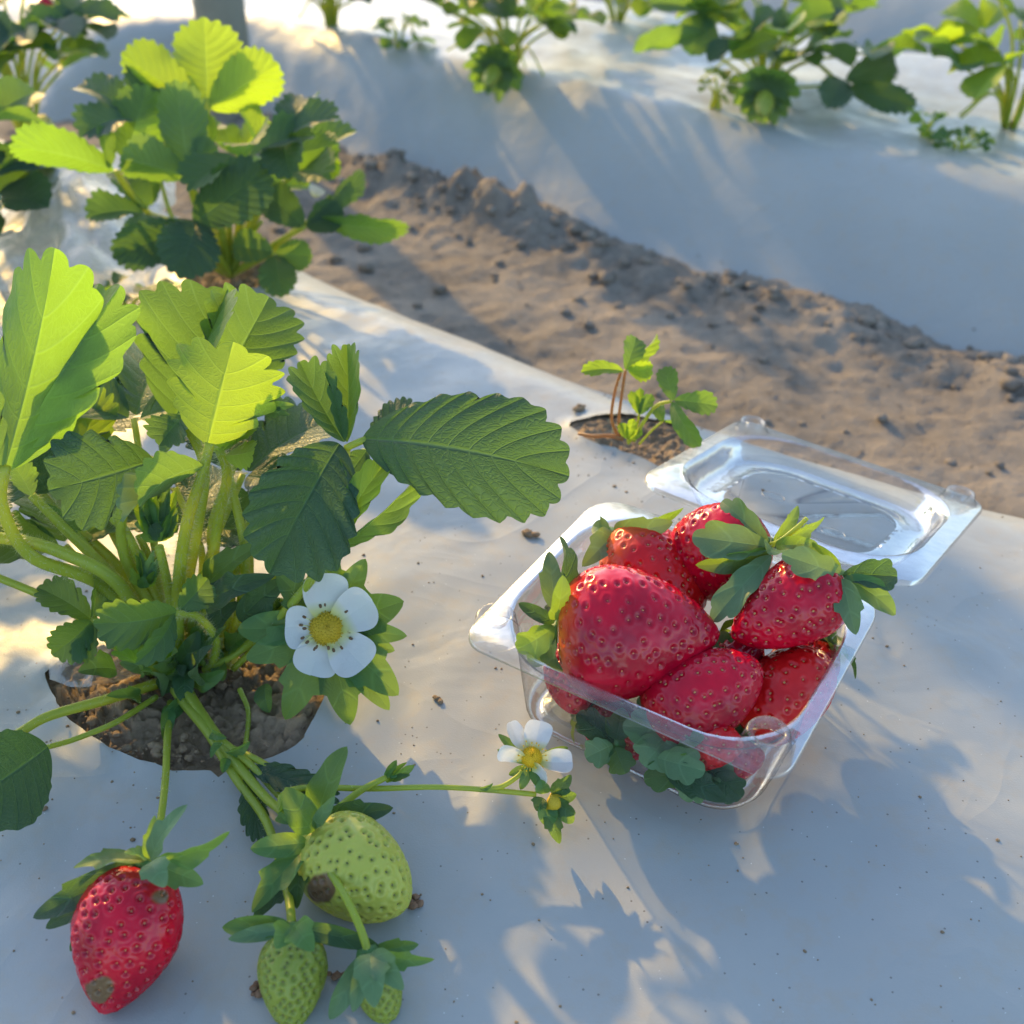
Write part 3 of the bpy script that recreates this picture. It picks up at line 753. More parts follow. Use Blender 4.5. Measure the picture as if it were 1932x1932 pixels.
    for i in range(nseeds):
        c = sp[i]-sn[i]*dep*.92*min(1, s_s[i]*9)
        z = seedsize*(.8+.3*rs.random())
        mb.add(c+(sph[:, :1]*.00052*tu[i]+sph[:, 1:2]*.00085*tn[i]+sph[:, 2:]*.00042*sn[i])*z, sf, 1)
    root = empty('strawberry', B, label, 'strawberry', group)
    body = mb.build('flesh', [mat, seedmat], root)
    allr = np.zeros((len(body.data.vertices), 4)); allr[:k0] = ripe; allr[:, 3] = 1
    set_col(body, 'ripe', allr)
    mb2 = MB(); tube(mb2, [B-ax*.0022, B+ax*.0015], [.0034, .0052], 5, 12); mb2.build('calyx_disc', M[sep_mat], root)
    for spc in sepals:
        kw = dict(kind='sepal', n=spc[3] if len(spc) > 3 else 1, cup=.5, fold=.12, arch=.1)
        if len(spc) > 4: kw.update(spc[4])
        if spc[2] >= 54 and auto == 0 and group.startswith('ripe'): kw.update(kind='leaf', n=2, depth=.24, rows=14, wave=.05)
        spc = (spc[0], spc[1], spc[2]*1.12)+spc[3:]
        leaf_part(root, 'sepal', spc[:3]+(kw.pop('roll', 0),), M[kw.pop('mat', sep_mat)], **kw)
    for k in range(auto):
        an = k*2*math.pi/auto+sd; dr = math.cos(an)*a+math.sin(an)*b
        b0 = B+dr*.003-ax*.0008; tp = B+dr*sl*math.cos(flare)*(.8+.4*rs.random())+ax*sl*math.sin(flare)*(.7+.6*rs.random())
        vv, ff, uu, _ = blade(b0, tp, sw*(.8+.4*rs.random()), -ax*.9+dr*.3, kind='sepal', n=int(rs.integers(0, 2)), arch=.16, cup=.4, seed=nseed())
        o = link_mesh('sepal', vv, ff, M[sep_mat], root); set_uv(o, uu)
    if stem is not None:
        mb3 = MB(); tube(mb3, [B+ax*.001]+[P(*p) for p in stem], [.0013, .001], 12, 8, hair=60); mb3.build('stem', [M['stem'], M['hair']], root)
    return root
R_, RL = M['red'], M['red_light']
DB = .0
# in the box
berry('largest glossy red strawberry lying across the left of the box', (1045, 1192, .458), (1357, 1196, .452), 250, R_, M['seed_red'], 230, sm=.34, pw=1.6, q=.70, pale=.85, shoulder=.16, dep=.0012, sig=.0010, lump=.03,
      sepals=[((1050, 1165, .458), (1058, 1012, .462), 62, 1, dict(mat='dark', roll=60)), ((1048, 1150, .456), (1036, 1040, .462), 44, 1, dict(mat='sepal_dull')), ((1046, 1175, .455), (978, 1138, .456), 26, 0, dict(mat='dark')), ((1046, 1182, .453), (975, 1225, .452), 66, 1, dict(roll=-20)), ((1045, 1205, .455), (1052, 1268, .450), 50, 0, dict(roll=55, hook=.3)), ((1046, 1170, .452), (1062, 1085, .440), 40, 0, dict(roll=20)), ((1046, 1200, .46), (1000, 1256, .468), 40, 0)])
berry('red strawberry with a pale shoulder behind the largest one', (1150, 1010, .500), (1325, 1155, .482), 158, RL, M['seed_gold'], 180, sm=.4, pw=1.9, q=.6, pale=.9, shoulder=.35,
      sepals=[((1160, 1006, .494), (1105, 1062, .482), 52, 1, dict(mat='sepal_dull', hook=.3)), ((1158, 1000, .494), (1270, 985, .486), 52, 1, dict(mat='sepal_dull', roll=15, arch=.2)), ((1150, 1005, .498), (1290, 958, .505), 30, 1, dict(mat='leaf', roll=40)), ((1150, 1005, .498), (1118, 992, .505), 40, 1, dict(mat='sepal_dull'))])
berry('dark red strawberry at the back with broad green sepals folded over it', (1448, 1030, .472), (1268, 1052, .502), 176, R_, M['seed_red'], 165, sm=.45, pw=2.2, q=.55, pale=.7, shoulder=.12,
      sepals=[((1452, 1032, .464), (1306, 1012, .466), 76, 1, dict(mat='sepal_dull', arch=.12, cup=.7, wave=.02)), ((1450, 1026, .468), (1362, 945, .476), 54, 1, dict(mat='sepal_dull', arch=.15)), ((1452, 1040, .464), (1312, 1066, .468), 50, 1, dict(mat='sepal', roll=-30)), ((1455, 1048, .462), (1345, 1172, .456), 60, 0, dict(mat='sepal_dull', roll=10, arch=.1)),
              ((1460, 1022, .470), (1506, 954, .476), 30, 1, dict(mat='sepal', roll=30)), ((1460, 1018, .472), (1556, 975, .478), 26, 1, dict(mat='sepal', roll=45)), ((1462, 1030, .462), (1540, 1025, .456), 32, 0, dict(mat='sepal', hook=.5, arch=.3)), ((1458, 1034, .460), (1450, 1046, .45), 40, 0, dict(mat='sepal'))],
      stem=[(1470, 1022, .462), (1510, 990, .458), (1522, 978, .456)])
berry('red strawberry leaning on the right rim with its cap hanging outside', (1588, 1092, .462), (1382, 1203, .456), 168, R_, M['seed_gold'], 190, sm=.34, pw=1.65, q=.66, pale=.3, shoulder=.1,
      sepals=[((1590, 1085, .452), (1475, 1046, .444), 58, 1, dict(mat='sepal_dull', arch=.15)), ((1590, 1085, .452), (1693, 1088, .452), 66, 1, dict(mat='dark', roll=-10, fold=.25)), ((1592, 1090, .450), (1690, 1160, .450), 50, 0, dict(mat='sepal', roll=-30)), ((1588, 1092, .448), (1615, 1198, .442), 48, 1, dict(mat='sepal_dull', arch=.12)), ((1585, 1080, .458), (1500, 1022, .462), 42, 0, dict(mat='sepal'))])
berry('red strawberry at the front of the box with its tip pointing up right', (1215, 1362, .452), (1436, 1256, .446), 178, R_, M['seed_gold'], 200, sm=.42, pw=1.8, q=.6, pale=.15, shoulder=.2, auto=7, flare=1.0, sl=.018)
berry('light red strawberry with golden seeds in the front right corner', (1395, 1382, .462), (1562, 1238, .466), 158, RL, M['seed_gold'], 165, sm=.45, pw=2.3, q=.55, pale=.1, auto=6, flare=1.0, sl=.016)
berry('partly hidden red strawberry seen through the left wall of the box', (1090, 1210, .482), (1082, 1345, .462), 118, R_, M['seed_red'], 110, sm=.4, pale=.2, n=(110, 100))
berry('partly hidden red strawberry seen through the front wall near the corner', (1275, 1398, .452), (1400, 1405, .430), 100, RL, M['seed_gold'], 110, sm=.4, pale=.3, n=(110, 100),
      sepals=[((1275, 1375, .446), (1175, 1370, .444), 66, 1, dict(mat='sepal_dull')), ((1262, 1385, .444), (1215, 1445, .442), 80, 1, dict(mat='sepal_dull')), ((1240, 1430, .440), (1330, 1455, .430), 70, 1, dict(mat='sepal_dull')), ((1255, 1445, .438), (1372, 1512, .430), 52, 1, dict(mat='dark')), ((1265, 1400, .444), (1330, 1390, .430), 50, 1, dict(mat='sepal'))])
berry('partly hidden strawberry low in the middle of the box', (1345, 1215, .480), (1425, 1290, .474), 140, R_, M['seed_red'], 90, sm=.4, pale=.2, n=(90, 80), auto=5)
berry('strawberry at the bottom under the right one', (1560, 1240, .487), (1450, 1255, .492), 110, R_, M['seed_red'], 90, sm=.4, pale=.2, n=(90, 80), auto=5, flare=.2, sl=.016)
berry('buried red strawberry on the box floor along the front wall', (1120, 1330, .475), (1215, 1425, .462), 110, R_, M['seed_red'], 90, sm=.4, pale=.2, n=(90, 80), auto=6, flare=.3, sl=.018, sep_mat='sepal_dull')
berry('buried red strawberry on the box floor by the right wall', (1560, 1215, .490), (1490, 1330, .478), 92, R_, M['seed_red'], 90, sm=.4, pale=.2, n=(90, 80), auto=6, flare=.3, sl=.018, sep_mat='dark')
berry('buried red strawberry on the box floor by the left wall', (1060, 1130, .510), (1170, 1170, .515), 110, R_, M['seed_red'], 90, sm=.4, pale=.2, n=(90, 80), auto=6, flare=.2, sl=.018, sep_mat='dark')
berry('buried strawberry at the front wall mostly hidden by its big green cap', (1330, 1440, .444), (1440, 1425, .456), 84, R_, M['seed_red'], 80, sm=.4, pale=.2, n=(80, 70),
      sepals=[((1325, 1440, .440), (1255, 1400, .440), 60, 1, dict(mat='sepal_dull')), ((1328, 1450, .438), (1290, 1510, .436), 62, 1, dict(mat='sepal_dull')), ((1335, 1450, .438), (1400, 1505, .436), 60, 1, dict(mat='dark')), ((1335, 1440, .440), (1385, 1455, .438), 50, 1, dict(mat='sepal_dull')), ((1320, 1450, .440), (1215, 1470, .444), 60, 1, dict(mat='leaf'))])
berry('buried strawberry at the front left with only its dark leafy cap in view', (1160, 1400, .458), (1240, 1370, .474), 90, R_, M['seed_red'], 80, sm=.4, pale=.2, n=(80, 70),
      sepals=[((1158, 1400, .455), (1090, 1345, .458), 56, 1, dict(mat='dark')), ((1156, 1405, .454), (1105, 1430, .452), 58, 1, dict(mat='sepal_dull')), ((1160, 1410, .453), (1180, 1460, .449), 56, 1, dict(mat='leaf')), ((1162, 1396, .454), (1175, 1335, .456), 50, 1, dict(mat='leaf'))])
# on the plant, lying on the film
berry('ripe red strawberry with a brown scab at its tip lying on the film', (277, 1626, .395), (196, 1914, .385), 192, R_, M['seed_red'], 190, sm=.46, pw=1.45, q=.72, pale=.1, dep=.0013, group='strawberries on the front plant', scabs=[(186, 1872, 17), (303, 1692, 17)],
      sepals=[((277, 1622, .388), (234, 1608, .386), 38, 1, dict(mat='sepal', roll=60)), ((274, 1624, .388), (138, 1637, .392), 36, 1, dict(mat='sepal', roll=40)), ((270, 1626, .392), (62, 1732, .396), 56, 1, dict(mat='dark')), ((268, 1628, .396), (86, 1752, .402), 48, 1, dict(mat='dark')), ((268, 1640, .398), (132, 1795, .402), 40, 0, dict(mat='dark')),
              ((285, 1622, .386), (354, 1518, .384), 44, 1, dict(mat='sepal_dull', roll=-40)), ((290, 1622, .384), (434, 1568, .380), 44, 1, dict(mat='sepal', roll=50)), ((284, 1626, .376), (312, 1674, .370), 52, 1, dict(mat='sepal_dull', arch=.25)), ((290, 1630, .384), (384, 1668, .384), 50, 1, dict(mat='sepal')), ((280, 1620, .388), (292, 1538, .386), 28, 1, dict(mat='sepal'))])
berry('pale green unripe strawberry with a brown patch beside the long stalks', (582, 1578, .424), (768, 1710, .410), 186, M['green_berry'], M['seed_green'], 230, sm=.40, pw=1.9, q=.6, dep=.0012, sig=.00095, pale=.3, group='strawberries on the front plant', scabs=[(607, 1672, 20)], lump=.03,
      sepals=[((590, 1570, .412), (538, 1485, .404), 56, 0, dict(mat='leaf', arch=.1)), ((598, 1555, .418), (655, 1408, .414), 60, 0, dict(mat='leaf', roll=-30)), ((592, 1560, .412), (632, 1502, .404), 24, 0, dict(mat='sepal_dull')), ((580, 1590, .412), (472, 1601, .406), 44, 0, dict(mat='sepal')), ((602, 1550, .428), (742, 1524, .430), 50, 1, dict(mat='dark')), ((578, 1600, .412), (475, 1722, .400), 52, 1, dict(mat='sepal', roll=20)), ((578, 1605, .415), (560, 1715, .404), 50, 1, dict(mat='leaf', roll=30)), ((575, 1605, .42), (478, 1735, .412), 44, 1, dict(mat='dark'))])
berry('green unripe strawberry hanging point down at the bottom edge', (551, 1752, .389), (549, 1948, .380), 124, M['green_dark'], M['seed_green'], 190, sm=.38, pw=1.6, q=.66, dep=.0010, sig=.0009, group='strawberries on the front plant', n=(130, 120), seedsize=.8,
      sepals=[((548, 1748, .384), (410, 1750, .386), 40, 0, dict(mat='sepal', arch=-.1, hook=.3)), ((548, 1750, .382), (430, 1772, .380), 30, 0, dict(mat='sepal_dull', arch=-.2)), ((555, 1748, .384), (716, 1786, .386), 36, 0, dict(mat='leaf', arch=-.1)), ((555, 1745, .378), (592, 1795, .368), 56, 1, dict(mat='sepal', arch=.2)), ((548, 1745, .378), (520, 1790, .370), 50, 1, dict(mat='sepal', arch=.25)), ((556, 1750, .39), (690, 1775, .394), 34, 0, dict(mat='dark'))])
berry('smallest green strawberry half covered by its pale cap', (694, 1798, .386), (735, 1930, .383), 84, M['green_dark'], M['seed_green'], 130, sm=.45, pw=2.0, q=.55, dep=.0008, sig=.0008, group='strawberries on the front plant', n=(110, 100), seedsize=.7,
      sepals=[((692, 1800, .382), (622, 1924, .376), 40, 0, dict(mat='sepal_dull', arch=.15)), ((694, 1800, .380), (666, 1910, .370), 34, 0, dict(mat='sepal_dull', arch=.15)), ((698, 1798, .378), (706, 1902, .364), 62, 1, dict(mat='sepal_dull', arch=.2)), ((700, 1798, .378), (762, 1868, .368), 50, 1, dict(mat='sepal_dull', arch=.2)), ((700, 1796, .384), (820, 1810, .384), 30, 1, dict(mat='sepal', roll=30)), ((700, 1796, .386), (790, 1782, .392), 30, 1, dict(mat='sepal'))])

# ------------------------------------------------------------------ plants
def plant(loc, label, group=None): return empty('strawberry_plant', loc, label, 'strawberry plant', group)
def px_leaf(root, stalk, rad, blades, hair=0, stem='stem', **kw):
    """one trifoliate leaf: its stalk is the part, its blades the sub-parts"""
    mb = MB()
    tube(mb, [P(*p) for p in stalk], rad, 30, 9, hair=hair)
    lf_ = mb.build('leaf', [M[stem], M['hair']], root)
    for sp in blades:
        k = dict(kw); k.update(sp[4] if len(sp) > 4 else {})
        m = k.pop('mat', 'leaf'); roll = k.pop('roll', 0)
        leaf_part(lf_, 'leaflet', (sp[0], sp[1], sp[2], roll), M[m], n=sp[3], **k)
    return lf_
crown = G(335, 1275)
mp = plant(crown, 'large strawberry plant in the front left with white flowers and hanging fruit')
CRN = lambda dx=0, dy=0, d=.520: (335+dx, 1275+dy, d)
HI = dict(rows=15, cols=9, depth=.19)
# tall leaf at the left edge
px_leaf(mp, [CRN(-30, -20), (200, 1110, .500), (60, 1050, .472), (4, 955, .456), (10, 880, .450)], [.0034, .003, .0026, .0022], [
    ((8, 890, .452), (104, 468, .432), 255, 5, dict(mat='mid', roll=165, fold=.42, cup=.6, arch=.06, wave=.03, **HI)),
    ((12, 885, .456), (228, 538, .462), 190, 5, dict(mat='mid', roll=150, fold=.45, foldr=.25, arch=-.04, **HI)),
    ((2, 885, .450), (-140, 640, .44), 150, 6, dict(mat='leaf', roll=20, **HI))], hair=900)
px_leaf(mp, [CRN(-40, -10, .515), (230, 1110, .495), (110, 1040, .480), (0, 1015, .466), (-80, 1020, .46)], [.0034, .003, .0026, .0022], [((-80, 1020, .46), (-220, 960, .45), 120, 6, dict(mat='leaf'))], hair=900)
# brownish back leaves between
px_leaf(mp, [CRN(-20, -30, .53), (240, 1090, .52), (130, 985, .512), (75, 935, .508)], [.003, .0024, .002], [
    ((105, 925, .508), (196, 730, .520), 105, 7, dict(mat='young', roll=150, fold=.1, rows=5)), ((98, 930, .508), (250, 850, .52), 120, 7, dict(mat='young', roll=160, rows=5)),
    ((92, 930, .506), (30, 840, .50), 110, 6, dict(mat='dark', rows=5)), ((80, 950, .504), (160, 990, .50), 60, 6, dict(mat='leaf', roll=50, rows=5))], hair=500)
px_leaf(mp, [CRN(-10, -40, .535), (300, 1150, .53), (215, 1010, .528), (165, 880, .53), (150, 820, .532)], [.0026, .002, .0018], [
    ((150, 825, .532), (100, 700, .54), 90, 6, dict(mat='leaf', roll=160)), ((150, 825, .532), (195, 735, .545), 95, 7, dict(mat='young', roll=165)), ((150, 830, .53), (110, 880, .52), 80, 6, dict(mat='young', roll=150))], hair=300)
# the bright central leaf and the dark ones behind it
px_leaf(mp, [CRN(0, -30, .515), (336, 1110, .498), (352, 990, .474), (380, 900, .460), (396, 835, .455)], [.0032, .0028, .0024, .002], [
    ((392, 838, .454), (440, 645, .450), 280, 5, dict(mat='young', roll=176, fold=.32, cup=.5, arch=-.06, **dict(HI, depth=.30))),
    ((384, 880, .455), (262, 955, .44), 150, 5, dict(mat='leaf', roll=118, fold=.35, foldr=.15, arch=.12, **HI)),
    ((402, 838, .458), (480, 775, .470), 105, 5, dict(mat='young', roll=200, fold=.5, **HI))], hair=1100)
px_leaf(mp, [CRN(15, -30, .53), (352, 1120, .515), (372, 1000, .50), (385, 880, .488), (340, 780, .48)], [.0028, .0024, .002], [
    ((331, 790, .505), (425, 545, .515), 285, 6, dict(mat='leaf', roll=-16, fold=.12, foldr=.95, cup=.3, arch=.04, **HI)),
    ((410, 740, .510), (508, 560, .525), 215, 6, dict(mat='leaf', roll=0, fold=.2, foldr=.3, **HI)),
    ((345, 785, .476), (300, 840, .470), 100, 5, dict(mat='leaf', roll=30))], hair=700)
px_leaf(mp, [CRN(40, -25, .525), (395, 1140, .512), (408, 1000, .498), (428, 900, .482), (415, 850, .472)], [.0028, .0024, .002], [
    ((415, 855, .472), (360, 765, .468), 90, 5, dict(mat='young', roll=150)), ((420, 850, .472), (486, 800, .476), 84, 6, dict(mat='young', roll=-40, fold=.5)), ((425, 860, .472), (480, 850, .462), 70, 5, dict(mat='young', roll=150))], hair=900)
# left leaf with the patch of sunlight
px_leaf(mp, [CRN(-20, -20, .52), (290, 1160, .510), (232, 1040, .500), (240, 930, .484), (288, 866, .476)], [.0028, .0024, .002], [
    ((290, 868, .476), (92, 925, .462), 205, 5, dict(mat='dark', roll=-8, fold=.12, arch=.10, cup=-.2, quilt=.03, **HI)),
    ((365, 880, .462), (232, 985, .440), 120, 5, dict(mat='sepal_dull', roll=140, fold=.2, foldr=.9, arch=.1, **HI)),
    ((300, 862, .474), (292, 786, .476), 110, 5, dict(mat='leaf', roll=120, fold=.4, **HI))], hair=500)
px_leaf(mp, [CRN(-25, -20, .525), (250, 1130, .515), (120, 995, .495), (60, 935, .485)], [.0026, .0024, .002], [((60, 935, .485), (20, 870, .48), 70, 6, dict(mat='leaf', roll=150))], hair=700)
# right-hand leaf reaching over the film
px_leaf(mp, [CRN(75, -30, .52), (470, 1200, .512), (560, 1130, .50), (612, 1045, .482), (640, 930, .474), (652, 848, .470)], [.0028, .0026, .0024, .0022], [
    ((684, 828, .468), (1074, 898, .455), 250, 8, dict(mat='dark', roll=-14, fold=.30, foldr=-.05, cup=-.45, arch=.13, wave=.015, quilt=.014, **dict(HI, depth=.11))),
    ((640, 838, .468), (508, 1082, .446), 245, 7, dict(mat='dark', roll=8, fold=-.05, foldr=.85, cup=-.2, arch=.10, quilt=.035, **dict(HI, depth=.13))),
    ((650, 834, .470), (566, 682, .478), 120, 5, dict(mat='leaf', roll=25, fold=.35, foldr=.75, arch=-.06, **HI)),
    ((655, 834, .471), (654, 650, .486), 116, 5, dict(mat='leaf', roll=-15, fold=.8, foldr=.75, arch=-.05, **HI))], hair=500)
mb = MB(); tube(mb, [P(652, 846, .470), P(668, 838, .469), P(692, 828, .468)], .0016, 8, 8); o = mb.build('leaf_joint', [M['stem']], mp)
px_leaf(mp, [CRN(75, -25, .515), (490, 1200, .50), (575, 1110, .484), (632, 1030, .47)], [.0024, .002, .0018], [
    ((628, 1035, .47), (800, 884, .462), 74, 5, dict(mat='leaf', roll=30, fold=.9, foldr=.5, arch=.1, **HI)), ((628, 1035, .47), (636, 858, .466), 66, 5, dict(mat='leaf', roll=60, fold=.8, **HI)), ((630, 1032, .468), (742, 856, .466), 74, 5, dict(mat='young', roll=-20, fold=.4, arch=.12, **HI))], hair=200)
# low leaves
px_leaf(mp, [CRN(-45, -10, .515), (240, 1220, .508), (200, 1190, .502), (175, 1166, .498)], [.002, .0016], [
    ((172, 1168, .498), (70, 1108, .492), 84, 6, dict(mat='leaf', roll=20, fold=.3, arch=.12, **HI)), ((174, 1166, .498), (182, 1076, .50), 92, 6, dict(mat='leaf', roll=40, fold=.6, **HI)), ((172, 1172, .496), (98, 1236, .486), 92, 6, dict(mat='leaf', roll=-15, arch=.12, **HI)), ((176, 1175, .497), (148, 1252, .49), 54, 5, dict(mat='leaf', **HI))], hair=150)
px_leaf(mp, [CRN(60, 0, .512), (408, 1210, .500), (375, 1165, .488), (330, 1156, .478)], [.002, .0016], [
    ((334, 1154, .478), (176, 1176, .462), 116, 6, dict(mat='leaf', roll=-20, fold=.15, arch=.14, **HI)), ((338, 1152, .48), (392, 1092, .486), 80, 5, dict(mat='leaf', roll=20, **HI)), ((328, 1160, .476), (256, 1252, .458), 62, 4, dict(mat='leaf', roll=-30, fold=.3, arch=.15, **HI))], hair=500)
px_leaf(mp, [CRN(20, -20, .52), (360, 1180, .515), (385, 1120, .508)], [.002, .0016], [
    ((384, 1112, .506), (500, 1022, .492), 60, 1, dict(kind='sepal', mat='leaf', roll=-30, arch=.1)), ((388, 1150, .504), (520, 1086, .488), 62, 1, dict(kind='sepal', mat='dark', roll=-20, arch=.22)), ((450, 1170, .50), (540, 1090, .492), 60, 1, dict(kind='sepal', mat='dark', roll=-10))])
px_leaf(mp, [CRN(50, -10, .51), (450, 1230, .505), (500, 1180, .505), (535, 1130, .508)], [.0018, .0014], [((520, 1170, .506), (500, 1120, .506), 50, 5, dict(mat='dark')), ((520, 1170, .506), (560, 1140, .506), 50, 5, dict(mat='dark'))])
# leaf lying on the film at the left edge
px_leaf(mp, [CRN(-40, 15, .513), (200, 1320, .492), (95, 1350, .478), (40, 1380, .47), (-30, 1420, .45)], [.0026, .0022, .0018], [((-30, 1420, .45), (-150, 1460, .43), 90, 6, dict(mat='dark'))], hair=300)
px_leaf(mp, [CRN(-40, 40, .505), (220, 1362, .482), (140, 1395, .468), (88, 1410, .456)], [.0014, .0011], [((90, 1410, .452), (-70, 1520, .415), 205, 7, dict(mat='dark', roll=-10, depth=.04, arch=.05, rows=15, cols=9))], hair=60)
for i, (dx, dy, hz, az, szz) in enumerate([(-.07, .05, .085, 2.2, .062), (-.02, .07, .10, 1.5, .06), (.03, .06, .075, .8, .056), (-.085, 0, .07, 2.9, .06), (.0, .045, .05, 1.3, .05), (-.05, .03, .055, 2.0, .05)]):  # inner leaves behind the stalks, added for fuller growth and a denser cast shadow
    hub = crown+np.array([dx, dy, hz]); out = nz(np.array([math.cos(az), math.sin(az), .1])); up = nz(np.array([-.15*math.cos(az), -.2, 1.]))
    mb = MB(); tube(mb, [crown+np.array([dx*.15, dy*.15, 0]), crown+np.array([dx*.5, dy*.5, hz*.6]), hub], [.0022, .0016], 16, 8, hair=120)
    lo_f = mb.build('leaf', [M['stem'], M['hair']], mp)
    for rot in (0, 1.3, -1.3):
        up2 = nz(up-out*(up@out)); d_ = nz(out*math.cos(rot)+np.cross(up2, out)*math.sin(rot))
        v, f, u, al = blade(hub+d_*.003, hub+d_*szz, szz*.85, up, n=7, fold=.25, arch=.08, seed=nseed())
        o = link_mesh('leaflet', v, f, M['leaf' if i % 2 else 'dark'], lo_f); set_uv(o, u)
px_leaf(mp, [CRN(60, -30, .525), (480, 1150, .525), (600, 960, .515), (690, 850, .508)], [.0026, .0022, .0018], [  # leaf hidden behind the right-hand one, added to shade the film in front
    ((700, 842, .508), (845, 856, .512), 120, 8, dict(mat='dark', roll=-30)), ((698, 840, .510), (790, 760, .525), 90, 8, dict(mat='dark', roll=-40)), ((692, 850, .506), (610, 950, .498), 110, 8, dict(mat='dark', roll=-20))], hair=100)
# extra stalks and buds in the middle of the plant
for pts, rr in [([CRN(10, -10), (330, 1180, .51), (318, 1110, .50), (300, 1030, .49)], .0020), ([CRN(90, -20, .52), (452, 1150, .51), (462, 1040, .505), (432, 900, .495)], .0020), ([CRN(100, -15, .525), (468, 1130, .52), (470, 980, .515)], .0018), ([CRN(5, -15), (282, 1100, .51), (222, 985, .495), (150, 960, .49)], .0020), ([CRN(-5, -25), (290, 1080, .515), (262, 1010, .508)], .0018), ([CRN(40, -20, .53), (410, 1130, .525), (398, 1000, .515), (440, 880, .51)], .0017), ([CRN(60, -10, .522), (428, 1180, .515), (446, 1080, .508), (470, 1000, .50)], .0016), ([CRN(-15, -20, .53), (285, 1150, .525), (250, 1060, .52), (190, 930, .52)], .0017), ([CRN(70, 0, .518), (455, 1190, .51), (505, 1130, .502), (560, 1090, .498)], .0015), ([CRN(25, -30, .535), (372, 1140, .53), (380, 1040, .525), (330, 920, .52)], .0016)]:
    mb = MB(); tube(mb, [P(*p) for p in pts], [rr*1.3, rr], 26, 9, hair=700); mb.build('leaf_stalk', [M['stem'], M['hair']], mp)
def bud(root, x, y, d, r, nsep, seed, up=(0, -1)):
    mb = MB(); c = P(x, y, d); rock(mb, c, r*d/FPX*.28, seed); o = mb.build('bud', M['sepal'], root)
    rs = np.random.default_rng(seed)
    for k in range(nsep):
        a = k*6.283/nsep+rs.normal(0, .2); rr = r*(.7+.5*rs.random())
        leaf_part(o, 'sepal', ((x+.25*rr*math.cos(a)-up[0]*r*.5, y+.25*rr*math.sin(a)-up[1]*r*.5, d), (x+rr*math.cos(a)*.8+up[0]*r*.8, y+rr*math.sin(a)*.8+up[1]*r*.8, d-.004*rs.random()), rr*.65, rs.uniform(-50, 50)), M[['sepal', 'leaf', 'young'][k % 3]], kind='sepal', n=k % 2)
bud(mp, 302, 985, .488, 50, 15, 3); bud(mp, 275, 1085, .498, 32, 11, 4); bud(mp, 505, 765, .475, 34, 5, 6, (1, -.2)); bud(mp, 742, 1462, .44, 26, 6, 8, (.8, -.5))
# bracts at the crown
for b, t, w in [((300, 1300, .512), (352, 1255, .505), 40), ((345, 1318, .505), (302, 1368, .495), 30), ((318, 1330, .50), (310, 1400, .488), 28), ((360, 1290, .51), (425, 1265, .50), 38), ((330, 1270, .512), (375, 1190, .505), 46), ((300, 1262, .515), (225, 1250, .508), 30), ((420, 1285, .508), (412, 1220, .51), 34), ((500, 1290, .50), (508, 1345, .495), 40), ((350, 1255, .51), (350, 1330, .50), 44)]:
    leaf_part(mp, 'bract', (b, t, w, rng.uniform(-40, 40)), M['sepal' if w < 40 else 'leaf'], kind='sepal', n=0, arch=.12)
for i in range(26):
    az = rng.uniform(0, 6.283); r0 = rng.uniform(.008, .028); b0 = crown+np.array([math.cos(az)*r0, math.sin(az)*r0*.8, rng.uniform(0, .02)])
    t0 = b0+np.array([math.cos(az)*rng.uniform(.008, .022), math.sin(az)*rng.uniform(.006, .02), rng.uniform(.008, .034)])
    v, f, u, al = blade(b0, t0, rng.uniform(.006, .015), np.array([-.3*math.cos(az), -.3*math.sin(az)-.5, .8]), kind='sepal' if i % 3 else 'leaf', n=i % 3 if i % 3 else 4, arch=.15, cup=.5, seed=nseed())
    o = link_mesh('bract', v, f, M[('leaf', 'mid', 'sepal', 'dark')[i % 4]], mp); set_uv(o, u)
# fruit stalks
def stalk(pts, r, hair=120, n=34):
    mb = MB(); tube(mb, [P(*p) for p in pts], r, n, 9, hair=hair, hl=.0014); return mb.build('fruit_stalk', [M['stem'], M['hair']], mp)
stalk([(330, 1300, .508), (352, 1330, .500), (392, 1378, .482), (420, 1425, .470), (452, 1478, .456), (500, 1545, .438), (526, 1620, .424), (546, 1700, .404), (551, 1758, .389)], [.0026, .0026, .002, .0016, .0017])
stalk([(345, 1290, .508), (372, 1335, .496), (408, 1388, .478), (446, 1440, .463), (498, 1502, .445), (532, 1532, .432), (588, 1598, .412), (640, 1672, .396), (676, 1742, .386), (696, 1800, .384)], [.0026, .0024, .0020, .0016, .0014, .0015])
stalk([(410, 1392, .476), (470, 1440, .460), (525, 1500, .448), (590, 1560, .426)], [.0018, .0014, .0014])
stalk([(420, 1405, .472), (478, 1430, .462), (545, 1468, .452), (580, 1480, .450)], [.0016, .0014, .0013])
stalk([(530, 1532, .432), (534, 1500, .436), (580, 1486, .444), (700, 1488, .440), (820, 1485, .440), (915, 1490, .442), (1012, 1499, .442)], [.0013, .0013, .0011, .0011])
stalk([(905, 1490, .442), (945, 1484, .442), (975, 1466, .444), (985, 1455, .445)], [.0011, .001], 30)
stalk([(632, 1530, .434), (680, 1492, .438), (730, 1466, .44)], [.0016, .0012], 40)
stalk([(322, 1325, .505), (316, 1390, .485), (312, 1470, .455), (302, 1550, .425), (286, 1600, .400), (278, 1628, .392)], [.0017, .0015, .0015])
stalk([(452, 1300, .505), (468, 1340, .498), (466, 1385, .486), (458, 1425, .474)], [.0012, .001], 60)
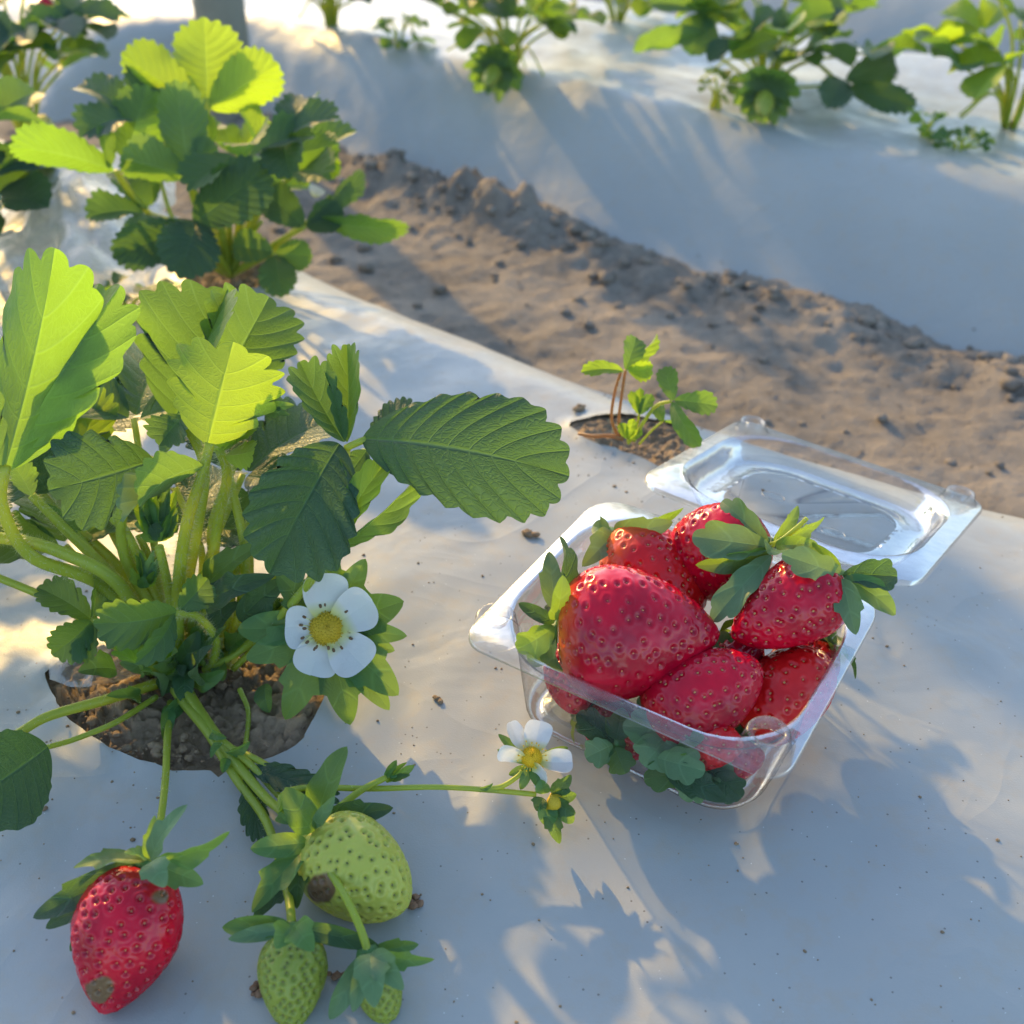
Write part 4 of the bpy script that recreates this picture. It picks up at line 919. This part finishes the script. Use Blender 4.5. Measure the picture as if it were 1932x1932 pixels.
for b, t, w, rl in [((425, 1418, .466), (472, 1398, .462), 28, 40), ((428, 1430, .464), (420, 1458, .46), 24, 0), ((418, 1402, .47), (398, 1430, .466), 20, 30), ((528, 1532, .430), (538, 1502, .43), 26, 30), ((524, 1540, .430), (548, 1555, .424), 24, 0), ((905, 1488, .44), (930, 1478, .44), 12, 30), ((400, 1380, .478), (428, 1392, .470), 24, 20)]:
    leaf_part(mp, 'bract', (b, t, w, rl), M['sepal'], kind='sepal', n=0, arch=.15, fold=.5)
# low leaf behind the pale berry
px_leaf(mp, [(440, 1420, .468), (470, 1450, .462)], [.0012, .001], [((470, 1448, .46), (640, 1515, .44), 70, 6, dict(mat='dark', roll=-20)), ((468, 1455, .46), (492, 1590, .436), 60, 6, dict(mat='dark', roll=10))])

def flower(root, c, d, petals, seps, rcentre, tilt=(0, 0), bright=False, label=None, d_p=0.0):
    mb = MB(); C0 = P(c[0], c[1], d); r = rcentre*d/FPX
    V = nz(CC-C0); ax = nz(V+tilt[0]*np.array([1., 0, 0])+tilt[1]*np.array([0, 0, 1.]))
    a = nz(np.cross(ax, [0, .3, 1])); b = np.cross(ax, a)
    nv, nu = 22, 44; v = []
    for i in range(nv):
        ph = i/(nv-1)*math.pi*.62
        for k in range(nu):
            th = k*2*math.pi/nu
            bm = 1+.05*math.sin(th*17+i*2.6)*math.sin(i*2.3)+.03*math.sin(th*11-i*3)
            v.append(C0+ax*(r*.9*math.cos(ph)*bm-r*.25)+(a*math.cos(th)+b*math.sin(th))*r*math.sin(ph)*bm)
    mb.add(np.array(v), grid_faces(nv, nu, True)+[tuple(range(nu))])
    for i in range(170):
        ph = math.acos(1-(i+.5)/170*(1-math.cos(math.pi*.52))); th = i*2.39996; dr = a*math.cos(th)+b*math.sin(th)
        c_ = C0+ax*(r*.9*math.cos(ph)-r*.25)+dr*r*math.sin(ph); q = r*.062
        nv_ = nz(ax*math.cos(ph)+dr*math.sin(ph)); e1 = nz(np.cross(nv_, ax+np.array([.01, .02, .03]))); e2 = np.cross(nv_, e1)
        ring = [c_+q*(math.cos(k*1.0472)*e1+math.sin(k*1.0472)*e2) for k in range(6)]
        mb.add(np.array(ring+[p_+nv_*q*1.3-(p_-c_)*.35 for p_ in ring]+[c_+nv_*q*1.9]), [(k, (k+1) % 6, 6+(k+1) % 6, 6+k) for k in range(6)]+[(6+k, 6+(k+1) % 6, 12) for k in range(6)])
    fl_ = mb.build('flower', M['pollen_bright' if bright else 'pollen'], root)
    if label: fl_['label'] = label
    for (b0, t0, w, *rest) in petals:
        k = dict(kind='petal', cup=.55, fold=.10, arch=-.09, wave=.025, cols=9); roll = 0
        if rest: k.update(rest[0]); roll = k.pop('roll', 0)
        leaf_part(fl_, 'petal', (b0, t0, w, roll), M['petal'], **k)
    for (b0, t0, w, nn, *rest) in seps:
        k = dict(kind='sepal', n=nn, cup=.2, fold=.12, arch=.07, wave=.02); k.update(rest[0] if rest else {}); m = k.pop('mat', 'sepal'); roll = k.pop('roll', 0)
        leaf_part(fl_, 'sepal', (b0, t0, w, roll), M[m], **k)
    mb = MB(); rs = np.random.default_rng(int(c[0]))
    for i in range(20):
        th = i*6.283/20+rs.normal(0, .09); q = r*(1.22+.35*rs.random()); z = r*(.05+.35*rs.random())
        dr = a*math.cos(th)+b*math.sin(th)
        p0 = C0+dr*r*.9-ax*r*.2; p1 = C0+dr*q+ax*z
        tube(mb, [p0, (p0+p1)/2+ax*r*.05, p1], .00018, 5, 5, m=0)
        rr_ = r*.085 if not bright else r*.07
        c_ = p1+ax*rr_*.5
        tube(mb, [c_-dr*rr_*1.5, c_-dr*rr_, c_, c_+dr*rr_, c_+dr*rr_*1.5], [rr_*.3, rr_, rr_, rr_, rr_*.3], 7, 6, m=1)
    mb.build('stamens', [M['filament'], M['anther'] if not bright else M['pollen_bright']], fl_)
    return fl_
f0, dF = (617, 1183), .488
def sp_(tx, ty, w, n=1, bx=None, **k):
    dx, dy = tx-f0[0], ty-f0[1]; L = math.hypot(dx, dy)
    return ((f0[0]+dx/L*30, f0[1]+dy/L*30, dF+.007), (tx, ty, dF+.003+rng.uniform(-.003, .003)), w*1.25, n, k)
flower(mp, (617, 1184), dF, [
    ((617, 1178, dF-.001), (612, 1082, dF-.003), 100, dict(arch=-.10)), ((624, 1184, dF-.001), (702, 1132, dF-.003), 100), ((622, 1190, dF-.0012), (688, 1260, dF-.004), 102), ((614, 1190, dF-.001), (586, 1274, dF-.003), 96), ((610, 1184, dF-.001), (538, 1182, dF-.002), 94)],
    [sp_(618, 1018, 58, 1, mat='leaf'), sp_(690, 1054, 48, 2, mat='sepal'), sp_(762, 1134, 68, 2, mat='leaf'), sp_(768, 1200, 44, 1), sp_(752, 1312, 66, 2, mat='sepal'), sp_(735, 1340, 50, 2), sp_(661, 1368, 62, 2, mat='leaf'), sp_(538, 1358, 64, 1), sp_(464, 1244, 60, 1, mat='sepal'), sp_(448, 1187, 54, 0), sp_(522, 1080, 52, 1, mat='leaf'), sp_(745, 1228, 40, 1)],
    32, (.0, .15), False, 'open white five petalled flower facing up')
mb = MB(); tube(mb, [P(440, 1262, .512), P(500, 1210, .506), P(560, 1200, .502), P(614, 1186, .494)], [.0016, .0013], 20, 8, hair=200); mb.build('flower_stalk', [M['stem'], M['hair']], mp)
d2 = .444
flower(mp, (1003, 1428), d2, [
    ((1000, 1428, d2), (962, 1362, d2+.004), 42, dict(roll=35)), ((1006, 1424, d2+.001), (1020, 1360, d2+.006), 62, dict(roll=0)), ((1012, 1434, d2), (1080, 1438, d2+.002), 58, dict(roll=-20, fold=.2)), ((1004, 1440, d2-.002), (1030, 1478, d2-.006), 62, dict(roll=55, arch=-.12)), ((994, 1434, d2-.001), (942, 1414, d2-.002), 50, dict(roll=-40))],
    [((1000, 1436, d2+.003), (940, 1385, d2+.006), 20, 0), ((998, 1440, d2+.002), (938, 1414, d2+.004), 18, 0), ((1002, 1446, d2+.001), (1022, 1490, d2-.004), 22, 0), ((1000, 1446, d2+.001), (982, 1490, d2), 20, 0), ((1010, 1440, d2+.003), (1072, 1410, d2+.008), 24, 0), ((998, 1446, d2+.002), (960, 1462, d2+.004), 18, 0), ((1005, 1430, d2+.004), (992, 1380, d2+.008), 20, 0)],
    19, (.1, .5), True, 'smaller white flower with a bright yellow centre')
# dropped flower beside it: green sepals round a young fruit
mb = MB(); rock(mb, P(1046, 1512, .440), .0036, 5); yf = mb.build('young_fruit', M['pollen'], mp)
for tx, ty, w, n_s in [(1056, 1592, 34, 1), (1036, 1560, 40, 0), (1086, 1536, 40, 1), (1088, 1500, 34, 1), (1078, 1462, 36, 1), (1020, 1470, 30, 0), (1082, 1552, 34, 0), (1012, 1530, 34, 1), (1052, 1530, 40, 0)]:
    leaf_part(yf, 'sepal', ((1030+.2*(tx-1030), 1502+.15*(ty-1502), .441), (tx, ty, .438+.006*rng.random()), w, rng.uniform(-25, 25)), M['leaf' if n_s else 'sepal'], kind='sepal', n=n_s, arch=.12)

# seedling in the second hole
sc_ = G(1190, 835)
se = plant(sc_, 'small young strawberry seedling with reddish stalks in its own hole in the film')
SD = dict(rows=10, cols=7, depth=.18, quilt=.015)
px_leaf(se, [(1172, 828, .605), (1168, 790, .598), (1174, 740, .588), (1180, 698, .580)], [.0009, .0008], [
    ((1176, 700, .580), (1096, 702, .574), 39, 5, dict(mat='young', roll=30, fold=.3, arch=.12, **SD)), ((1180, 698, .58), (1200, 636, .588), 52, 5, dict(mat='leaf', roll=20, **SD)), ((1184, 697, .58), (1232, 690, .576), 52, 5, dict(mat='young', roll=30, arch=.2, **SD))], hair=60, stem='stem_red')
px_leaf(se, [(1168, 828, .606), (1154, 790, .600), (1160, 740, .592), (1172, 700, .586)], [.0009, .0008], [
    ((1178, 696, .586), (1240, 632, .596), 44, 5, dict(mat='young', roll=45, fold=.6, **SD)), ((1176, 700, .586), (1130, 690, .592), 26, 5, dict(mat='leaf', **SD))], hair=60, stem='stem_red')
px_leaf(se, [(1196, 832, .602), (1212, 800, .594), (1238, 766, .586), (1266, 757, .58)], [.0011, .0009], [
    ((1270, 756, .580), (1254, 692, .586), 46, 5, dict(mat='leaf', **SD)), ((1272, 755, .58), (1354, 766, .578), 52, 5, dict(mat='leaf', roll=-10, fold=.2, arch=.1, **SD)), ((1268, 758, .58), (1322, 842, .566), 46, 5, dict(mat='leaf', roll=25, depth=.06, rows=5, cols=6, arch=.1))], hair=40)
px_leaf(se, [(1188, 834, .604), (1200, 810, .600), (1206, 782, .594)], [.0009, .0007], [((1206, 782, .594), (1190, 738, .594), 22, 3, dict(mat='young', **SD)), ((1206, 782, .594), (1208, 732, .594), 20, 3, dict(mat='young', **SD)), ((1206, 782, .594), (1230, 744, .592), 28, 3, dict(mat='leaf', **SD))])
px_leaf(se, [(1186, 838, .602), (1184, 824, .600)], [.0008, .0007], [((1184, 828, .60), (1170, 798, .598), 23, 3, dict(mat='young', **SD)), ((1184, 828, .60), (1196, 790, .596), 23, 3, dict(mat='young', **SD)), ((1186, 830, .60), (1212, 812, .596), 18, 3, dict(mat='young', **SD))])
px_leaf(se, [(1206, 838, .602), (1230, 812, .598), (1254, 792, .594)], [.0007, .0006], [((1250, 796, .594), (1238, 762, .598), 30, 4, dict(mat='leaf', **SD)), ((1252, 794, .594), (1298, 786, .59), 26, 4, dict(mat='leaf', roll=60, **SD))])
mb = MB(); tube(mb, [P(1092, 818, .612), P(1120, 823, .606), P(1150, 822, .604), P(1176, 828, .602)], [.0010, .0014], 14, 8); mb.build('runner', M['stem_red'], se)

# the plant behind, still on the front bed
bk = plant(G(435, 525), 'bushy strawberry plant behind the front one with broad bright leaves')
BK = dict(rows=10, cols=7, depth=.14, mat='far', quilt=.015)
def bkleaf(stalk, rad, *bl, **kw):
    bl = [(q[0], q[1], q[2]*1.18)+tuple(q[3:]) for q in bl]
    px_leaf(bk, stalk, rad, bl, hair=150, **dict(BK, **kw))
bc = (435, 520, .885)
bkleaf([bc, (415, 420, .86), (392, 300, .845), (390, 185, .835)], [.0032, .0026], ((390, 195, .835), (384, 32, .835), 132, 9, dict(mat='young', roll=170, fold=.2)), ((384, 200, .835), (228, 100, .83), 100, 9, dict(mat='young', roll=160, fold=.25, arch=-.05)), ((396, 205, .835), (526, 120, .83), 104, 9, dict(mat='young', roll=190, fold=.2)), ((392, 215, .834), (380, 268, .83), 50, 7, dict(mat='young')))
bkleaf([bc, (340, 460, .86), (260, 380, .83), (217, 322, .81)], [.003, .0022], ((215, 322, .81), (16, 276, .78), 96, 10, dict(mat='mid', roll=158, fold=.15, foldr=.5, arch=.1)), ((235, 300, .812), (278, 160, .82), 112, 9, dict(mat='mid', roll=170, fold=.25)), ((205, 318, .806), (190, 235, .80), 40, 7, dict(mat='leaf', roll=40)))
bkleaf([bc, (395, 450, .86), (370, 390, .835), (354, 333, .815)], [.003, .0022], ((355, 332, .815), (330, 150, .80), 96, 9, dict(mat='leaf', roll=170, fold=.3)), ((352, 334, .814), (226, 300, .79), 100, 9, dict(mat='leaf', roll=150, fold=.3)), ((360, 330, .815), (394, 258, .815), 52, 8, dict(mat='leaf', roll=170)))
bkleaf([bc, (470, 440, .87), (498, 370, .86), (506, 305, .85)], [.003, .0022], ((506, 300, .85), (640, 270, .84), 66, 9, dict(roll=170, fold=.3, arch=.08)), ((502, 300, .85), (445, 188, .85), 62, 9, dict(mat='young', roll=140, fold=.5)), ((508, 305, .85), (560, 320, .84), 50, 8, dict(mat='young')))
bkleaf([bc, (410, 480, .86), (385, 450, .83), (368, 425, .815)], [.003, .0022], ((366, 420, .815), (508, 318, .80), 108, 9, dict(mat='dark', roll=0, arch=.1)), ((364, 424, .812), (212, 486, .79), 82, 9, dict(mat='dark', arch=.1)), ((372, 418, .812), (338, 526, .785), 112, 9, dict(mat='dark', arch=.12, fold=.2)))
bkleaf([bc, (490, 480, .87), (535, 450, .86), (575, 428, .85)], [.0026, .002], ((574, 426, .85), (500, 362, .85), 76, 8, dict(mat='dark', cup=.6)), ((578, 428, .85), (650, 402, .845), 66, 8, dict(mat='dark', cup=.5, roll=-20)), ((580, 424, .85), (686, 322, .86), 46, 9, dict(mat='dark', roll=40)))
bkleaf([bc, (520, 470, .87), (560, 430, .86), (602, 412, .85)], [.0024, .002], ((600, 412, .85), (772, 428, .83), 52, 10, dict(mat='leaf', roll=30, arch=.08)), ((600, 410, .85), (640, 380, .86), 40, 7, dict()))
bkleaf([bc, (470, 500, .87), (500, 486, .86), (517, 477, .855)], [.002, .0016], ((515, 476, .855), (438, 464, .85), 66, 8, dict(mat='leaf', roll=20)), ((520, 478, .855), (590, 484, .85), 58, 8, dict(mat='leaf')), ((518, 482, .855), (530, 562, .835), 70, 8, dict(mat='leaf')))
bkleaf([bc, (480, 420, .88), (530, 350, .88), (585, 290, .88)], [.0022, .0016], ((585, 290, .88), (640, 330, .87), 50, 7, dict(mat='young')), ((585, 290, .88), (560, 340, .86), 46, 7, dict(mat='young', roll=150)), ((588, 285, .88), (610, 250, .89), 40, 7, dict(mat='leaf')))
bkleaf([bc, (400, 500, .88), (330, 420, .88), (300, 330, .89)], [.0022, .0016], ((300, 330, .89), (320, 190, .90), 80, 8, dict(mat='young', roll=165)), ((300, 335, .89), (240, 210, .90), 70, 8, dict(mat='leaf', roll=150)), ((300, 340, .88), (250, 380, .87), 50, 7, dict(mat='leaf')))
bkleaf([bc, (430, 430, .89), (440, 350, .89), (450, 290, .89)], [.0022, .0018], ((450, 290, .89), (500, 220, .89), 60, 8, dict(mat='young', roll=160)), ((448, 290, .89), (420, 240, .89), 50, 8, dict(mat='leaf')))
for k in range(9):
    a = rng.uniform(-90, 90); mb = MB(); tube(mb, [P(*bc), P(435+a*.5, 460, .875), P(435+a, 400+abs(a)*.3, .862)], [.002, .0016], 14, 7, hair=80); mb.build('leaf_stalk', [M['stem'], M['hair']], bk)
for i in range(7):
    az = i*2.4+.4; cb = G(435, 520); hz = .04+.085*rng.random(); hub = cb+np.array([math.cos(az)*.055*(.5+rng.random()), math.sin(az)*.05*(.5+rng.random()), hz])
    mb = MB(); tube(mb, [cb, cb+(hub-cb)*np.array([.4, .4, .65]), hub], [.002, .0014], 12, 6, hair=40); lf_b = mb.build('leaf', [M['stem'], M['hair']], bk)
    out = nz(np.array([math.cos(az), math.sin(az), .25])); up = nz(np.array([-.3*math.cos(az), -.3, 1.])); sz = .04+.018*rng.random()
    for rot in (0, 1.3, -1.3):
        up2 = nz(up-out*(up@out)); d_ = nz(out*math.cos(rot)+np.cross(up2, out)*math.sin(rot)+up*rng.uniform(-.2, .3))
        v, f, u, al = blade(hub+d_*.003, hub+d_*sz, sz*.85, up, n=7, rows=8, fold=.3, arch=.1, seed=nseed())
        o = link_mesh('leaflet', v, f, M[('far', 'dark', 'leaf', 'mid')[i % 4]], lf_b); set_uv(o, u)
fl2 = leaf_part(bk, 'petal', ((590, 300, .88), (575, 268, .88), 30, 0), M['petal'], kind='petal')
leaf_part(bk, 'petal', ((592, 300, .88), (618, 280, .88), 30, 0), M['petal'], kind='petal')
leaf_part(bk, 'petal', ((592, 372, .87), (600, 352, .87), 36, 0), M['petal'], kind='petal')

# looser plants further off: one seeded builder, every plant its own growth
def grow(px, label, nleaf, hgt, spread, size, seed, group='strawberry plants on the beds behind', zoff=0, lean=(0, 0), nst=0, zfun=None, mats=('far', 'young', 'leaf', 'dark'), fl=0, lo=.35):
    g = G(*px, zoff); root = plant(g, label, group); rs = np.random.default_rng(seed)
    for i in range(nleaf):
        az = i*2.4+rs.normal(0, .35); hh = hgt*(lo+(1-lo)*rs.random()); sp = spread*(.45+.65*rs.random())*(1.15-.5*hh/hgt)
        hub = g+np.array([math.cos(az)*sp+lean[0], math.sin(az)*sp+lean[1], hh])
        midp = g+np.array([math.cos(az)*sp*.35, math.sin(az)*sp*.35, hh*.6])
        mb = MB(); tube(mb, [g+np.array([math.cos(az)*.006, math.sin(az)*.006, -.004]), midp, hub], [.0022, .0015], 12, 6)
        out = np.array([math.cos(az), math.sin(az), rs.uniform(-.35, .45)]); out = nz(out); up = nz(np.array([rs.normal(0, .35), rs.normal(0, .35), 1.])+out*.25)
        sz = size*(.7+.5*rs.random())
        mname = mats[int(rs.integers(0, len(mats)))]
        for rot in (0, 1.25, -1.25):
            up2 = nz(up-out*(up@out)); sd = np.cross(up2, out)
            d_ = nz(out*math.cos(rot)+sd*math.sin(rot)+up*rs.uniform(-.15, .25))
            v, f, u, al = blade(hub+d_*.003, hub+d_*sz*(1 if rot == 0 else .92), sz*.80, up, n=8, rows=4, cols=5, fold=.2+.2*rs.random(), arch=.08, depth=.08, seed=nseed())
            mb.add(v, f, 1, u)
        mb.build('leaf', [M['stem'], M[mname]], root)
    for i in range(nst):
        az = rs.uniform(0, 6.28); e = g+np.array([math.cos(az)*spread*.8, math.sin(az)*spread*.8-.02, .01+.02*rs.random()])
        mb = MB(); tube(mb, [g, (g+e)/2+np.array([0, 0, .03]), e], .0013, 10, 6); mb.build('fruit_stalk', M['stem'], root)
    return root
grow((60, 262), 'strawberry plant at the left edge behind the crumpled plastic sheet', 16, .16, .085, .062, 21)
grow((-290, 800), 'strawberry plant just outside the left edge with a few leaf tips in view', 10, .17, .11, .075, 41, group=None)
grow((-40, 470), 'strawberry plant at the left edge of which only dark leaf tips show', 6, .10, .07, .06, 22, mats=('dark', 'leaf'))
grow((-10, 60), 'strawberry plant in the top left corner with one bright leaf', 6, .14, .08, .06, 23, mats=('young',))
grow((625, 48), 'small cropped strawberry plant at the top edge right of the post', 14, .09, .06, .04, 24, nst=2)
grow((755, 88), 'tiny low strawberry plant between two larger ones on the middle bed', 6, .035, .03, .026, 25, nst=1, mats=('leaf', 'far'), lo=.2)
grow((962, 130), 'strawberry plant in the top middle with leaves cut by the picture edge', 18, .12, .10, .056, 26, nst=3)
grow((1165, 42), 'leafy strawberry plant behind the gap at the top centre', 12, .09, .08, .05, 27, nst=2)
grow((1445, 165), 'broad strawberry plant on the middle bed with a long leaf to its left', 19, .13, .11, .060, 38, nst=4)
grow((1905, 235), 'tall strawberry plant cut by the right edge of the picture', 17, .15, .08, .060, 29, nst=3)
grow((1745, 262), 'tiny pale shoot left of the plant at the right edge', 5, .028, .018, .018, 30, mats=('young', 'leaf'), lo=.2)
grow((1808, 285), 'low green shoot just below the plant at the right edge', 6, .022, .02, .018, 31, mats=('leaf', 'far'), lo=.2)
grow((1350, 200), 'thin sprig beside the broad plant on the middle bed', 4, .035, .015, .02, 32, mats=('leaf',), lo=.3)
grow((250, 600), 'little dark seedling between the two front bed plants', 6, .025, .025, .024, 33, mats=('dark', 'leaf'), lo=.2)
# broad leaf and drooping leaves of the big plant on the middle bed
bp = [o for o in bpy.data.objects if o.get('label', '').startswith('broad strawberry plant')][0]
px_leaf(bp, [(1445, 168, 1.33), (1400, 140, 1.30), (1330, 85, 1.27)], [.0022, .0016], [((1335, 62, 1.27), (1195, 90, 1.22), 56, 9, dict(mat='leaf', roll=150, rows=4)), ((1330, 60, 1.27), (1345, -10, 1.28), 60, 8, dict(mat='young', roll=160, rows=4))])
px_leaf(bp, [(1445, 168, 1.33), (1500, 165, 1.29), (1585, 160, 1.25)], [.002, .0015], [((1590, 150, 1.25), (1560, 205, 1.20), 76, 8, dict(mat='dark', rows=4)), ((1595, 150, 1.25), (1690, 115, 1.27), 80, 8, dict(mat='dark', rows=4)), ((1600, 165, 1.25), (1730, 200, 1.2), 60, 8, dict(mat='dark', rows=4))])
for base, tip, w, lab in [((1444, 178, 1.22), (1440, 218, 1.19), 36, 'blurred green strawberry drooping on the side of the middle bed below the broad plant'), ((935, 130, 1.36), (918, 160, 1.33), 32, 'blurred green strawberry drooping below the top middle plant')]:
    berry(lab, base, tip, w, M['green_dark'], M['seed_green'], 60, dep=.001, sig=.0016, group='far green strawberries', n=(50, 44), auto=14, flare=.3, sl=.036, sw=.022, sep_mat='leaf')
berry('blurred red strawberry with a green cap in the top left corner', (100, 8, 1.74), (70, 14, 1.72), 32, R_, M['seed_red'], 60, dep=.001, sig=.0016, group=None, n=(50, 44), auto=9, flare=-.6, sl=.035, sw=.018, sep_mat='leaf')
